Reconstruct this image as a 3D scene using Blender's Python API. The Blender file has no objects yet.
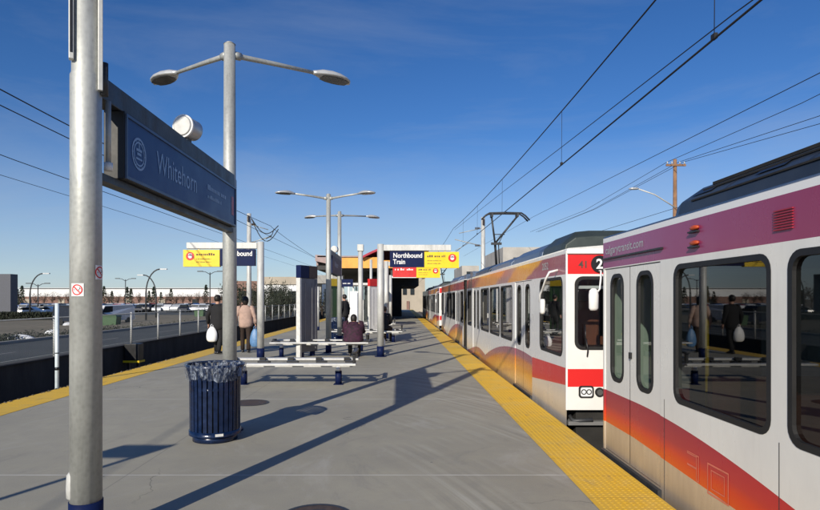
import bpy, bmesh, math, random
from mathutils import Vector, Matrix
random.seed(7)
R = math.radians
scn = bpy.context.scene
COL = scn.collection
F = 590.0
def P(px, y):            # lateral metres of photo column px at distance y
    return (px - 399.0) / F * y

# ------------------------------------------------------------------ materials
def nmat(name):
    m = bpy.data.materials.new(name); m.use_nodes = True
    nt = m.node_tree; b = nt.nodes['Principled BSDF']
    return m, nt, b
def N(nt, t, **kw):
    n = nt.nodes.new(t)
    for k, v in kw.items(): setattr(n, k, v)
    return n
def sock(nt, inp, v):
    if isinstance(v, bpy.types.NodeSocket): nt.links.new(v, inp)
    elif v is not None: inp.default_value = v
def mth(nt, op, a, b=None, c=None, clamp=False):
    n = N(nt, 'ShaderNodeMath', operation=op); n.use_clamp = clamp
    sock(nt, n.inputs[0], a); sock(nt, n.inputs[1], b)
    if c is not None: sock(nt, n.inputs[2], c)
    return n.outputs[0]
def rgba(c): return (c[0], c[1], c[2], 1.0)
def mixc(nt, f, a, b):
    n = N(nt, 'ShaderNodeMix', data_type='RGBA')
    sock(nt, n.inputs[0], f)
    sock(nt, n.inputs[6], rgba(a) if isinstance(a, tuple) else a)
    sock(nt, n.inputs[7], rgba(b) if isinstance(b, tuple) else b)
    return n.outputs[2]
def noise(nt, vec, scale, detail=6, rough=.6, dist=0):
    n = N(nt, 'ShaderNodeTexNoise'); sock(nt, n.inputs['Vector'], vec)
    n.inputs['Scale'].default_value = scale; n.inputs['Detail'].default_value = detail
    n.inputs['Roughness'].default_value = rough; n.inputs['Distortion'].default_value = dist
    return n.outputs['Fac']
def mapr(nt, v, a, b, c=0., d=1.):
    n = N(nt, 'ShaderNodeMapRange'); sock(nt, n.inputs[0], v)
    for i, q in enumerate((a, b, c, d)): n.inputs[i+1].default_value = q
    return n.outputs[0]
def pos(nt):
    g = N(nt, 'ShaderNodeNewGeometry'); s = N(nt, 'ShaderNodeSeparateXYZ')
    nt.links.new(g.outputs['Position'], s.inputs[0]); return g.outputs['Position'], s.outputs
def objc(nt):
    g = N(nt, 'ShaderNodeTexCoord'); s = N(nt, 'ShaderNodeSeparateXYZ')
    nt.links.new(g.outputs['Object'], s.inputs[0]); return g.outputs['Object'], s.outputs
def scalev(nt, v, s):
    n = N(nt, 'ShaderNodeVectorMath', operation='MULTIPLY'); sock(nt, n.inputs[0], v); n.inputs[1].default_value = s
    return n.outputs[0]
def bump(nt, b, h, strength=.3, dist=.01):
    n = N(nt, 'ShaderNodeBump'); n.inputs['Strength'].default_value = strength; n.inputs['Distance'].default_value = dist
    nt.links.new(h, n.inputs['Height']); nt.links.new(n.outputs[0], b.inputs['Normal'])
def simple(name, col, rough=.5, metal=0., var=.15, vs=6., bmp=0., ior=None, spec=None):
    m, nt, b = nmat(name)
    v, _ = objc(nt)
    f = noise(nt, v, vs, 5)
    c = mixc(nt, mapr(nt, f, .3, .7), tuple(x*(1-var) for x in col), tuple(min(1, x*(1+var)) for x in col))
    nt.links.new(c, b.inputs['Base Color'])
    r = mapr(nt, f, .3, .7, max(0, rough-.08), min(1, rough+.08)); nt.links.new(r, b.inputs['Roughness'])
    b.inputs['Metallic'].default_value = metal
    if ior: b.inputs['IOR'].default_value = ior
    if spec is not None: b.inputs['Specular IOR Level'].default_value = spec
    if bmp: bump(nt, b, noise(nt, v, vs*6, 5), bmp)
    return m

M = {}
def mk_galv(name, base, metal=.35, sp=.18):
    m, nt, b = nmat(name); v, s = objc(nt)
    big = noise(nt, scalev(nt, v, (1, 1, .35)), 5, 7, .65, .6)
    streak = noise(nt, scalev(nt, v, (14, 14, .8)), 2.2, 4)
    w = N(nt, 'ShaderNodeTexVoronoi'); nt.links.new(v, w.inputs['Vector']); w.inputs['Scale'].default_value = 30
    c = mixc(nt, mapr(nt, big, .3, .7), tuple(x*.72 for x in base), tuple(x*1.18 for x in base))
    c = mixc(nt, mapr(nt, streak, .45, .75, 0, .45), c, tuple(x*.6 for x in base))
    c = mixc(nt, mapr(nt, w.outputs['Distance'], 0, .6, 0, sp), c, (.7, .72, .7))
    nt.links.new(c, b.inputs['Base Color']); b.inputs['Metallic'].default_value = metal
    nt.links.new(mapr(nt, big, .3, .7, .38, .6), b.inputs['Roughness'])
    bump(nt, b, w.outputs['Distance'], .06)
    return m
M['galv'] = mk_galv('galvanised_steel', (.42, .43, .41))
M['galvw'] = mk_galv('pale_galvanised_steel', (.54, .54, .52), .15)
M['darksteel'] = mk_galv('dark_steel', (.03, .032, .037), .1, .02)
M['navy'] = simple('navy_enamel', (.006, .013, .060), .5, 0, .12, 9, spec=.12)
M['signblue'] = simple('sign_face_blue', (.024, .062, .18), .4, 0, .08, 3, spec=.2)
M['signframe'] = simple('sign_frame', (.06, .085, .14), .4, .3)
M['binblue'] = simple('bin_blue_paint', (.005, .015, .052), .22, .1, .35, 14, .05)
M['lampgrey'] = simple('lamp_shell', (.5, .51, .52), .35, .3, .08)
M['lampdark'] = simple('lamp_lens', (.10, .10, .10), .25, 0, .2)
M['white'] = simple('white_paint', (.78, .78, .77), .35, 0, .07, 5)
M['whited'] = simple('worn_white_paint', (.58, .58, .56), .5, 0, .15, 9)
M['black'] = simple('black_plastic', (.012, .012, .014), .4, 0, .2)
M['rubber'] = simple('black_rubber', (.01, .01, .011), .55, 0, .2)
M['yellowsign'] = simple('yellow_sign_face', (.85, .58, .015), .4, 0, .05)
M['redsign'] = simple('red_sign_face', (.6, .02, .02), .4, 0, .08)
M['rust'] = simple('rust_brown_iron', (.085, .060, .05), .7, .2, .3, 20, .3)
M['orange'] = simple('orange_wood', (.75, .36, .06), .5, 0, .2, 1.5)
M['maroon'] = simple('maroon_roof_metal', (.36, .025, .05), .4, .2, .1)
M['pinkgrey'] = simple('pinkish_grey_fascia', (.33, .24, .23), .5, 0, .15)
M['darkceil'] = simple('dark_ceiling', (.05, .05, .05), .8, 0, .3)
M['brick'] = simple('red_brick', (.21, .125, .10), .85, 0, .3, .8)
M['beige'] = simple('beige_stucco', (.40, .35, .28), .85, 0, .12, .5)
M['paleblock'] = simple('pale_concrete_block', (.42, .40, .37), .85, 0, .15, .6)
M['whitewall'] = simple('white_metal_cladding', (.72, .73, .74), .5, 0, .06, .2)
M['darkwin'] = simple('dark_window', (.02, .025, .03), .1, 0, .1)
M['slate'] = simple('slate_roof_shell', (.034, .044, .060), .38, .2, .25, 2.5)
M['slateg'] = simple('green_grey_roof_shell', (.035, .046, .043), .5, .1, .2, 3)
M['skylit_grey'] = simple('sky_lit_roof_gear', (.10, .14, .22), .4, .2, .4, 4)  # blue light from the sky is put into this roof colour
M['undark'] = simple('underframe_grime', (.018, .017, .016), .8, .1, .4, 6)
M['wood'] = simple('weathered_wood_pole', (.24, .13, .07), .85, 0, .25, 3)
M['cable'] = simple('cable_black', (.02, .02, .022), .6, .3)
M['skin'] = simple('skin', (.48, .27, .19), .55, 0, .08)
M['hair'] = simple('dark_hair', (.012, .009, .008), .55, 0, .3, 40)
M['beigecloth'] = simple('beige_pink_cloth', (.43, .30, .25), .9, 0, .15, 12, .3)
M['blackcloth'] = simple('black_cloth', (.012, .012, .014), .9, 0, .3, 12, .3)
M['brownpants'] = simple('dark_brown_trousers', (.03, .018, .014), .9, 0, .3, 12, .3)
M['purplecloth'] = simple('plum_padded_cloth', (.036, .008, .024), .8, 0, .8, 14, .8)
M['bagwhite'] = simple('white_plastic_bag', (.82, .83, .84), .35, 0, .05, 12, .5)
M['bagblue'] = simple('blue_plastic_bag', (.10, .22, .42), .4, 0, .2, 12, .5)
M['seatbrown'] = simple('brown_seat_cloth', (.16, .05, .025), .85, 0, .25, 8, .3)
M['interior'] = simple('train_interior_panel', (.16, .16, .16), .7, 0, .1)
M['lens'] = simple('clear_lamp_lens', (.8, .82, .85), .08, .1, .05)
M['amber'] = simple('amber_lens', (.45, .07, .02), .35)
M['greenp'] = simple('green_dumpster_paint', (.045, .11, .04), .5)
M['kerb'] = simple('kerb_concrete', (.33, .32, .30), .9, 0, .15, 2, .2)
M['snow'] = simple('old_snow', (.80, .82, .85), .7, 0, .08, 2)
M['bark'] = simple('bark', (.09, .065, .05), .9, 0, .3, 8)
M['conifer'] = simple('conifer_needles', (.028, .042, .024), .85, 0, .4, 1.2)
M['twig'] = simple('bare_twigs', (.10, .065, .05), .9, 0, .3, 1.5)
M['hedge'] = simple('evergreen_shrub_leaves', (.025, .032, .02), .85, 0, .4, 2)
M['tyre'] = simple('tyre', (.02, .02, .02), .8)
for k, c in dict(white=(.75, .75, .75), silver=(.42, .44, .46), blue=(.04, .10, .28), dark=(.02, .022, .03), red=(.3, .03, .03), grey=(.14, .15, .16)).items():
    M['car_'+k] = simple('car_paint_'+k, c, .22, .2, .04)

def mk_liner():
    m, nt, b = nmat('crumpled_bin_liner'); v, _ = objc(nt)
    f = noise(nt, scalev(nt, v, (1.6, 1.6, .55)), 13, 6, .65, 1.0)
    c = mixc(nt, mapr(nt, f, .42, .62), (.02, .045, .12), (.45, .52, .64))  # pale streaks paint highlights onto the crumpled folds
    nt.links.new(c, b.inputs['Base Color']); b.inputs['Roughness'].default_value = .15
    nt.links.new(mapr(nt, f, .47, .66, .10, .7), b.inputs['Alpha'])
    bump(nt, b, f, 1., .05); return m
M['liner'] = mk_liner()

def mk_concrete():
    m, nt, b = nmat('platform_concrete'); v, s = pos(nt)
    f1 = noise(nt, v, .35, 6, .6); f2 = noise(nt, v, 3.5, 8, .7); f3 = noise(nt, v, 90, 3, .6)
    c = mixc(nt, mapr(nt, f1, .3, .7), (.27, .255, .198), (.385, .363, .282))
    c = mixc(nt, mapr(nt, f2, .35, .7, 0, .3), c, (.21, .205, .20))
    c = mixc(nt, mapr(nt, f3, .35, .7, 0, .25), c, (.40, .39, .38))
    st = noise(nt, v, 1.1, 4, .5, 1.0)
    c = mixc(nt, mapr(nt, st, .62, .72, 0, .22), c, (.17, .165, .165))
    # curved sweep marks near the right edge: arcs around a point far to the left
    dx = mth(nt, 'SUBTRACT', s[0], -3.2); dy = mth(nt, 'SUBTRACT', s[1], 1.0)
    rad = mth(nt, 'SQRT', mth(nt, 'ADD', mth(nt, 'MULTIPLY', dx, dx), mth(nt, 'MULTIPLY', mth(nt, 'MULTIPLY', dy, dy), .32)))
    cmb = N(nt, 'ShaderNodeCombineXYZ'); nt.links.new(rad, cmb.inputs[0])
    arc = noise(nt, scalev(nt, cmb.outputs[0], (5., 1, 1)), 1.6, 5, .6)
    msk = mth(nt, 'MULTIPLY', mapr(nt, s[0], -.4, .6), mapr(nt, noise(nt, v, .6, 2), .42, .6))
    c = mixc(nt, mth(nt, 'MULTIPLY', mapr(nt, arc, .48, .66, 0, .65), msk), c, (.50, .495, .44))
    c = mixc(nt, mth(nt, 'MULTIPLY', mapr(nt, arc, .5, .36, 0, .5), msk), c, (.19, .185, .172))
    # dirt, gum spots, salt bloom, hairline cracks
    sp1 = N(nt, 'ShaderNodeTexVoronoi'); nt.links.new(v, sp1.inputs['Vector']); sp1.inputs['Scale'].default_value = 2.6; sp1.inputs['Randomness'].default_value = 1
    spc = N(nt, 'ShaderNodeSeparateColor'); nt.links.new(sp1.outputs['Color'], spc.inputs[0])
    gum = mth(nt, 'LESS_THAN', sp1.outputs['Distance'], mth(nt, 'MULTIPLY', mth(nt, 'SUBTRACT', spc.outputs[0], .45), .09))
    c = mixc(nt, mth(nt, 'MULTIPLY', gum, .6), c, (.09, .088, .085))
    blo = noise(nt, scalev(nt, v, (1, .6, 1)), .9, 9, .75, 1.2)
    c = mixc(nt, mapr(nt, blo, .54, .72, 0, .5), c, (.43, .42, .39))
    c = mixc(nt, mapr(nt, blo, .44, .30, 0, .45), c, (.185, .18, .168))
    ck = N(nt, 'ShaderNodeTexVoronoi', feature='DISTANCE_TO_EDGE'); ck.inputs['Scale'].default_value = .33
    wv = N(nt, 'ShaderNodeVectorMath', operation='ADD'); nt.links.new(v, wv.inputs[0])
    nz = N(nt, 'ShaderNodeTexNoise'); nt.links.new(v, nz.inputs['Vector']); nz.inputs['Scale'].default_value = 1.5; nz.inputs['Detail'].default_value = 6
    nt.links.new(scalev(nt, nz.outputs['Color'], (.9, .9, 0)), wv.inputs[1]); nt.links.new(wv.outputs[0], ck.inputs['Vector'])
    crk = mth(nt, 'MULTIPLY', mth(nt, 'LESS_THAN', ck.outputs['Distance'], .0022), mapr(nt, noise(nt, v, .23, 2), .5, .56))
    c = mixc(nt, mth(nt, 'MULTIPLY', crk, .55), c, (.10, .098, .09))
    # joints
    jy = mth(nt, 'PINGPONG', mth(nt, 'SUBTRACT', s[1], 5.53), 2.1)
    wob = mth(nt, 'MULTIPLY', mth(nt, 'SUBTRACT', noise(nt, v, 2.5, 2), .5), .02)
    jy = mth(nt, 'ADD', jy, wob)
    lj = mth(nt, 'LESS_THAN', jy, .010)
    c = mixc(nt, mth(nt, 'MULTIPLY', lj, .8), c, (.56, .55, .51))
    jx = mth(nt, 'PINGPONG', mth(nt, 'SUBTRACT', s[0], -2.55), 2.06)
    dj = mth(nt, 'LESS_THAN', jx, .008)
    c = mixc(nt, mth(nt, 'MULTIPLY', dj, .35), c, (.13, .125, .12))
    nt.links.new(c, b.inputs['Base Color']); b.inputs['Roughness'].default_value = .82
    bump(nt, b, f3, .25, .004); return m
M['concrete'] = mk_concrete()
def mk_yellow():
    m, nt, b = nmat('worn_yellow_tactile'); v, s = pos(nt)
    f = noise(nt, v, 3.2, 8, .75); g = noise(nt, v, 45, 4, .7)
    c = mixc(nt, mapr(nt, f, .35, .7), (.76, .46, .022), (.66, .43, .06))
    c = mixc(nt, mapr(nt, g, .56, .72, 0, .55), c, (.45, .36, .2))
    sc = noise(nt, scalev(nt, v, (1, .25, 1)), 8, 5, .6)
    c = mixc(nt, mapr(nt, sc, .60, .7, 0, .4), c, (.30, .22, .1))
    wr = noise(nt, v, 1.3, 7, .7, .8)
    c = mixc(nt, mapr(nt, wr, .52, .68, 0, .5), c, (.62, .48, .18))
    c = mixc(nt, mapr(nt, noise(nt, scalev(nt, v, (2.2, .5, 1)), 2.1, 8, .7), .60, .72, 0, .5), c, (.26, .19, .08))
    jy = mth(nt, 'LESS_THAN', mth(nt, 'PINGPONG', s[1], .305), .006)
    c = mixc(nt, mth(nt, 'MULTIPLY', jy, .6), c, (.25, .16, .05))
    nt.links.new(c, b.inputs['Base Color']); b.inputs['Roughness'].default_value = .65
    return m
M['yellow'] = mk_yellow()
def mk_road():
    m, nt, b = nmat('asphalt'); v, s = pos(nt)
    f = noise(nt, v, .5, 6); g = noise(nt, v, 40, 3)
    c = mixc(nt, mapr(nt, f, .3, .7), (.05, .056, .056), (.085, .09, .088))
    c = mixc(nt, mapr(nt, g, .5, .8, 0, .3), c, (.16, .16, .16))
    nt.links.new(c, b.inputs['Base Color']); b.inputs['Roughness'].default_value = .85; return m
M['asphalt'] = mk_road()
def mk_ground():
    m, nt, b = nmat('dry_winter_ground'); v, s = pos(nt)
    f = noise(nt, v, .12, 8, .65); g = noise(nt, v, 1.2, 6, .7)
    c = mixc(nt, mapr(nt, f, .35, .65), (.22, .18, .125), (.32, .27, .19))
    c = mixc(nt, mapr(nt, g, .4, .65, 0, .75), c, (.10, .095, .06))
    nt.links.new(c, b.inputs['Base Color']); b.inputs['Roughness'].default_value = .95
    return m
M['ground'] = mk_ground()
def mk_ballast():
    m, nt, b = nmat('ballast'); v, s = pos(nt)
    w = N(nt, 'ShaderNodeTexVoronoi'); nt.links.new(v, w.inputs['Vector']); w.inputs['Scale'].default_value = 22
    c = mixc(nt, w.outputs['Distance'], (.16, .145, .13), (.04, .036, .034))
    nt.links.new(c, b.inputs['Base Color']); b.inputs['Roughness'].default_value = .9
    bump(nt, b, w.outputs['Distance'], .8, .03); return m
M['ballast'] = mk_ballast()
def mk_wallc():
    m, nt, b = nmat('shaded_stained_concrete'); v, s = pos(nt)
    f = noise(nt, scalev(nt, v, (1, 1, .3)), 1.6, 7, .7)
    c = mixc(nt, mapr(nt, f, .3, .7), (.022, .021, .02), (.06, .056, .052))  # shade on the wall face is put into this near-black colour
    nt.links.new(c, b.inputs['Base Color']); b.inputs['Roughness'].default_value = .95; return m
M['wallc'] = mk_wallc()
def mk_chain():
    m, nt, b = nmat('chain_link_wire'); v, s = pos(nt)
    a = mth(nt, 'PINGPONG', mth(nt, 'ADD', s[1], s[2]), .035); d = mth(nt, 'PINGPONG', mth(nt, 'SUBTRACT', s[1], s[2]), .035)
    k = mth(nt, 'LESS_THAN', mth(nt, 'MINIMUM', a, d), .0055)
    b.inputs['Base Color'].default_value = (.22, .26, .24, 1); b.inputs['Metallic'].default_value = .4; b.inputs['Roughness'].default_value = .5
    nt.links.new(k, b.inputs['Alpha']); return m
M['chain'] = mk_chain()
def mk_glass(name, tint, refl=1.0, ior=1.55, opaque=0.):
    m = bpy.data.materials.new(name); m.use_nodes = True; nt = m.node_tree; nt.nodes.clear()
    o = N(nt, 'ShaderNodeOutputMaterial'); t = N(nt, 'ShaderNodeBsdfTransparent'); t.inputs[0].default_value = rgba(tint)
    g = N(nt, 'ShaderNodeBsdfGlossy'); g.inputs['Roughness'].default_value = .015
    g.inputs['Color'].default_value = (refl, refl, refl, 1)
    lw = N(nt, 'ShaderNodeLayerWeight'); lw.inputs['Blend'].default_value = .5
    f5 = mth(nt, 'POWER', lw.outputs['Facing'], 4.2)
    fr = mth(nt, 'ADD', mth(nt, 'MULTIPLY', f5, .9), .07, clamp=True)
    mx = N(nt, 'ShaderNodeMixShader'); nt.links.new(fr, mx.inputs[0]); nt.links.new(t.outputs[0], mx.inputs[1]); nt.links.new(g.outputs[0], mx.inputs[2])
    last = mx.outputs[0]
    nt.links.new(last, o.inputs[0]); return m
M['glass_dark'] = mk_glass('tinted_train_glass', (.24, .26, .26), 1, 1.62)
M['glass_clear'] = mk_glass('cab_glass', (.62, .66, .66), 1, 1.5)
M['glass_door'] = mk_glass('door_glass', (.42, .50, .46))
M['glass_shel'] = mk_glass('shelter_glass', (.8, .85, .85), 1, 1.5)

# train liveries: y is metres from the near reference, z is metres above platform
def livery(name, near):
    m, nt, b = nmat(name); v, s = objc(nt)
    z = mth(nt, 'SUBTRACT', s[2], .95); y = s[1]
    dirt = noise(nt, scalev(nt, v, (1, 1, .5)), 1.8, 7, .65)
    fine = noise(nt, scalev(nt, v, (6, 6, .8)), 2.5, 5, .6)
    white = mixc(nt, mapr(nt, dirt, .35, .7), (.80, .79, .75), (.71, .70, .67)) if near else mixc(nt, mapr(nt, dirt, .35, .7), (.82, .82, .81), (.74, .74, .73))
    white = mixc(nt, mapr(nt, fine, .55, .8, 0, .15), white, (.45, .42, .38))
    tan = mixc(nt, mapr(nt, fine, .3, .7), (.56, .45, .33), (.46, .36, .27))
    if near:
        yy = mth(nt, 'ADD', y, 6.5)
        k = mth(nt, 'MAXIMUM', mth(nt, 'SUBTRACT', 5.7, yy), 0.)
        zt = mth(nt, 'SUBTRACT', .662, mth(nt, 'MULTIPLY', mth(nt, 'MULTIPLY', k, k), .038))
        zb = mth(nt, 'SUBTRACT', .315, mth(nt, 'MULTIPLY', k, .042))
        t = mth(nt, 'DIVIDE', mth(nt, 'SUBTRACT', z, zb), mth(nt, 'SUBTRACT', zt, zb), clamp=True)
        cr = N(nt, 'ShaderNodeValToRGB'); nt.links.new(t, cr.inputs[0]); e = cr.color_ramp.elements
        e[0].position = 0.; e[0].color = (.72, .095, .015, 1); e[1].position = 1.; e[1].color = (.35, .025, .045, 1)
        q = e.new(.32); q.color = (.66, .05, .018, 1); q = e.new(.55); q.color = (.44, .035, .04, 1)
        # towards the middle of the car the band turns to plain red
        red = mixc(nt, mapr(nt, yy, 4.8, 3.0, 0, .85), cr.outputs[0], (.58, .022, .022))
        band = red
        top = mixc(nt, mapr(nt, yy, 5.8, 3.2), (.28, .05, .17), (.27, .03, .095))
        col = mixc(nt, mth(nt, 'GREATER_THAN', z, zb), tan, band)
        col = mixc(nt, mth(nt, 'GREATER_THAN', z, zt), col, white)
    else:
        # near cab: plain red band, then an orange and plum wave
        zt = mth(nt, 'SUBTRACT', .72, mth(nt, 'MULTIPLY', y, .024))
        zb = mth(nt, 'MAXIMUM', mth(nt, 'SUBTRACT', .49, mth(nt, 'MULTIPLY', y, .078)), .2)
        red = mth(nt, 'MULTIPLY', mth(nt, 'GREATER_THAN', z, zb), mth(nt, 'LESS_THAN', y, 2.05))
        skirt = mixc(nt, mth(nt, 'LESS_THAN', y, 2.05), tan, mixc(nt, .5, tan, white))
        col = mixc(nt, red, skirt, (.66, .022, .03))
        # hump
        yw = mth(nt, 'WRAP', mth(nt, 'SUBTRACT', y, 2.05), 11.0, 0.0)
        hy = mth(nt, 'DIVIDE', mth(nt, 'SUBTRACT', yw, 1.2), 4.4)
        hump = mth(nt, 'SUBTRACT', .70, mth(nt, 'MULTIPLY', mth(nt, 'MULTIPLY', hy, hy), .55))
        hump = mth(nt, 'MAXIMUM', hump, mth(nt, 'ADD', .12, mth(nt, 'MULTIPLY', mth(nt, 'SINE', mth(nt, 'MULTIPLY', y, .9)), .16)))
        d = mth(nt, 'SUBTRACT', hump, z)
        cr = N(nt, 'ShaderNodeValToRGB'); nt.links.new(mapr(nt, d, 0, .6), cr.inputs[0]); e = cr.color_ramp.elements
        e[0].position = 0.; e[0].color = (.33, .10, .16, 1); e[1].position = 1.; e[1].color = (.72, .48, .25, 1)
        q = e.new(.18); q.color = (.36, .12, .15, 1); q = e.new(.30); q.color = (.62, .20, .03, 1); q = e.new(.62); q.color = (.74, .34, .06, 1)
        body = mth(nt, 'GREATER_THAN', y, 2.05)
        wave = mixc(nt, mth(nt, 'GREATER_THAN', z, hump), cr.outputs[0], white)
        col = mixc(nt, mth(nt, 'GREATER_THAN', z, zt), col, white)
        col = mixc(nt, body, col, wave)
        yk = mth(nt, 'ADD', y, mth(nt, 'MULTIPLY', mth(nt, 'SUBTRACT', z, 2.1), 3.5))
        yk = mth(nt, 'ADD', yk, mth(nt, 'MULTIPLY', mth(nt, 'SUBTRACT', noise(nt, v, .7, 3), .5), 1.2))
        tr = N(nt, 'ShaderNodeValToRGB'); nt.links.new(mapr(nt, yk, 0, 24), tr.inputs[0]); e = tr.color_ramp.elements
        tr.color_ramp.interpolation = 'LINEAR'
        e[0].position = 0.; e[0].color = (.30, .035, .085, 1); e[1].position = 1.; e[1].color = (.35, .03, .03, 1)
        for p_, c_ in ((.083, (.30, .035, .085)), (.088, (.78, .33, .015)), (.155, (.74, .30, .02)), (.17, (.38, .20, .20)), (.215, (.36, .16, .15)), (.235, (.72, .27, .02)), (.36, (.72, .25, .02)), (.40, (.3, .03, .02)), (.50, (.52, .035, .02)), (.62, (.34, .03, .06)), (.8, (.6, .16, .03))):
            q = e.new(p_); q.color = rgba(c_)
        top = tr.outputs[0]
    col = mixc(nt, mth(nt, 'GREATER_THAN', z, 1.985), col, top)
    col = mixc(nt, mth(nt, 'GREATER_THAN', z, 2.262), col, (.80, .80, .80))
    grime = mth(nt, 'MULTIPLY', mapr(nt, z, .25, -.1), mapr(nt, dirt, .3, .7, .3, .8))
    col = mixc(nt, grime, col, (.12, .10, .085))
    nt.links.new(col, b.inputs['Base Color'])
    nt.links.new(mapr(nt, dirt, .3, .7, .22, .38), b.inputs['Roughness'])
    b.inputs['Coat Weight'].default_value = .25; b.inputs['Coat Roughness'].default_value = .1
    bump(nt, b, noise(nt, v, .9, 2), .12, .02)
    return m
M['liv_near'] = livery('livery_plum_orange', True)
M['liv_far'] = livery('livery_red_wave', False)
def mk_front():
    m, nt, b = nmat('livery_front'); v, s = objc(nt)
    z = mth(nt, 'SUBTRACT', s[2], .95)
    dirt = noise(nt, v, 2.2, 6)
    c = mixc(nt, mapr(nt, dirt, .3, .7), (.80, .79, .77), (.70, .69, .67))
    b1 = mth(nt, 'MULTIPLY', mth(nt, 'GREATER_THAN', z, .47), mth(nt, 'LESS_THAN', z, .71))
    b2 = mth(nt, 'MULTIPLY', mth(nt, 'GREATER_THAN', z, 1.985), mth(nt, 'LESS_THAN', z, 2.25))
    c = mixc(nt, mth(nt, 'MAXIMUM', b1, b2), c, (.66, .025, .025))
    nt.links.new(c, b.inputs['Base Color']); b.inputs['Roughness'].default_value = .3
    b.inputs['Coat Weight'].default_value = .3; return m
M['liv_front'] = mk_front()

# ------------------------------------------------------------------ mesh helpers
class MB:
    def __init__(s): s.bm = bmesh.new(); s.mi = 0
    def face(s, vs, smooth=False):
        try: f = s.bm.faces.new(vs); f.material_index = s.mi; f.smooth = smooth; return f
        except ValueError: return None
    def v(s, p): return s.bm.verts.new(p)
    def box(s, x0, x1, y0, y1, z0, z1):
        v = [s.v((x, y, z)) for x in (x0, x1) for y in (y0, y1) for z in (z0, z1)]
        for q in ((0, 1, 3, 2), (4, 6, 7, 5), (0, 4, 5, 1), (2, 3, 7, 6), (0, 2, 6, 4), (1, 5, 7, 3)): s.face([v[i] for i in q])
        return s
    def obox(s, mat, sx, sy, sz):
        v = [s.v(mat @ Vector((x*sx/2, y*sy/2, z*sz/2))) for x in (-1, 1) for y in (-1, 1) for z in (-1, 1)]
        for q in ((0, 1, 3, 2), (4, 6, 7, 5), (0, 4, 5, 1), (2, 3, 7, 6), (0, 2, 6, 4), (1, 5, 7, 3)): s.face([v[i] for i in q])
        return s
    def tube(s, pts, rad, seg=12, cap=True, flat=None):
        pts = [Vector(p) for p in pts]; n = len(pts)
        if not hasattr(rad, '__len__'): rad = [rad]*n
        t0 = (pts[1]-pts[0]).normalized()
        ref = Vector((0, 0, 1)) if abs(t0.z) < .9 else Vector((1, 0, 0))
        rings = []
        for i, p in enumerate(pts):
            t = (pts[min(i+1, n-1)] - pts[max(i-1, 0)]).normalized()
            a = t.cross(ref).normalized() if t.cross(ref).length > 1e-4 else Vector((0, 1, 0)); b = a.cross(t).normalized()
            ra = rad[i]; rb = ra*(flat if flat else 1)
            if hasattr(ra, '__len__'): ra, rb = ra
            rings.append([s.v(p + a*ra*math.cos(2*math.pi*k/seg) + b*rb*math.sin(2*math.pi*k/seg)) for k in range(seg)])
        for i in range(n-1):
            for k in range(seg): s.face([rings[i][k], rings[i][(k+1) % seg], rings[i+1][(k+1) % seg], rings[i+1][k]], True)
        if cap: s.face(rings[0][::-1]); s.face(rings[-1])
        return s
    def cyl(s, c, r, z0, z1, seg=20, r1=None):
        return s.tube([(c[0], c[1], z0), (c[0], c[1], z1)], [r, r if r1 is None else r1], seg)
    def rings(s, rl, closed_ends=True, smooth=True):   # rl: list of list of points, equal count
        vv = [[s.v(p) for p in r] for r in rl]; n = len(vv[0])
        for i in range(len(vv)-1):
            for k in range(n): s.face([vv[i][k], vv[i][(k+1) % n], vv[i+1][(k+1) % n], vv[i+1][k]], smooth)
        if closed_ends: s.face(vv[0][::-1], smooth); s.face(vv[-1], smooth)
        return s
    def extr(s, pts, y0, y1, axis='y'):   # closed 2D outline (a,b) extruded
        def q(a, b, t): return {'y': (a, t, b), 'x': (t, a, b), 'z': (a, b, t)}[axis]
        A = [s.v(q(a, b, y0)) for a, b in pts]; B = [s.v(q(a, b, y1)) for a, b in pts]; n = len(pts)
        for i in range(n): s.face([A[i], A[(i+1) % n], B[(i+1) % n], B[i]])
        s.face(A[::-1]); s.face(B); return s
    def build(s, name, mats, parent=None, label=None, bevel=0, loc=None, local=False):
        bm = s.bm
        bmesh.ops.recalc_face_normals(bm, faces=bm.faces)
        if parent is not None and not local:
            w = wloc(parent); bmesh.ops.translate(bm, verts=bm.verts, vec=-w)
        me = bpy.data.meshes.new(name); bm.to_mesh(me); bm.free()
        if not isinstance(mats, (list, tuple)): mats = [mats]
        for m in mats: me.materials.append(m)
        o = bpy.data.objects.new(name, me); COL.objects.link(o)
        if parent is not None: o.parent = parent
        if label: o['label'] = label
        if loc: o.location = loc
        if bevel:
            bv = o.modifiers.new('bevel', 'BEVEL'); bv.width = bevel; bv.segments = 2; bv.limit_method = 'ANGLE'; bv.angle_limit = R(40)
        return o
def wloc(o):
    w = Vector((0, 0, 0))
    while o is not None: w += Vector(o.location); o = o.parent
    return w
def tag(o, label, cat, group=None):
    o['label'] = label; o['category'] = cat
    if group: o['group'] = group
    return o
def thing(name, label, cat, loc, group=None):
    o = bpy.data.objects.new(name, None); COL.objects.link(o); o.location = loc; o.empty_display_size = .2
    return tag(o, label, cat, group)
def struct(name, mb, mat, kind='structure', bevel=0):
    o = mb.build(name, mat, bevel=bevel); o['kind'] = kind; return o
KIDS = {}
def copy_tree(o, parent=None):
    c = o.copy(); COL.objects.link(c)
    if parent is not None: c.parent = parent
    for ch in [k for k in bpy.data.objects if k.parent == o]: copy_tree(ch, c)
    return c
def dup(o, loc, label, rz=None, group=None):
    c = copy_tree(o); c.location = loc; c['label'] = label
    if rz is not None: c.rotation_euler.z = rz
    if group: c['group'] = group
    return c
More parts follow.
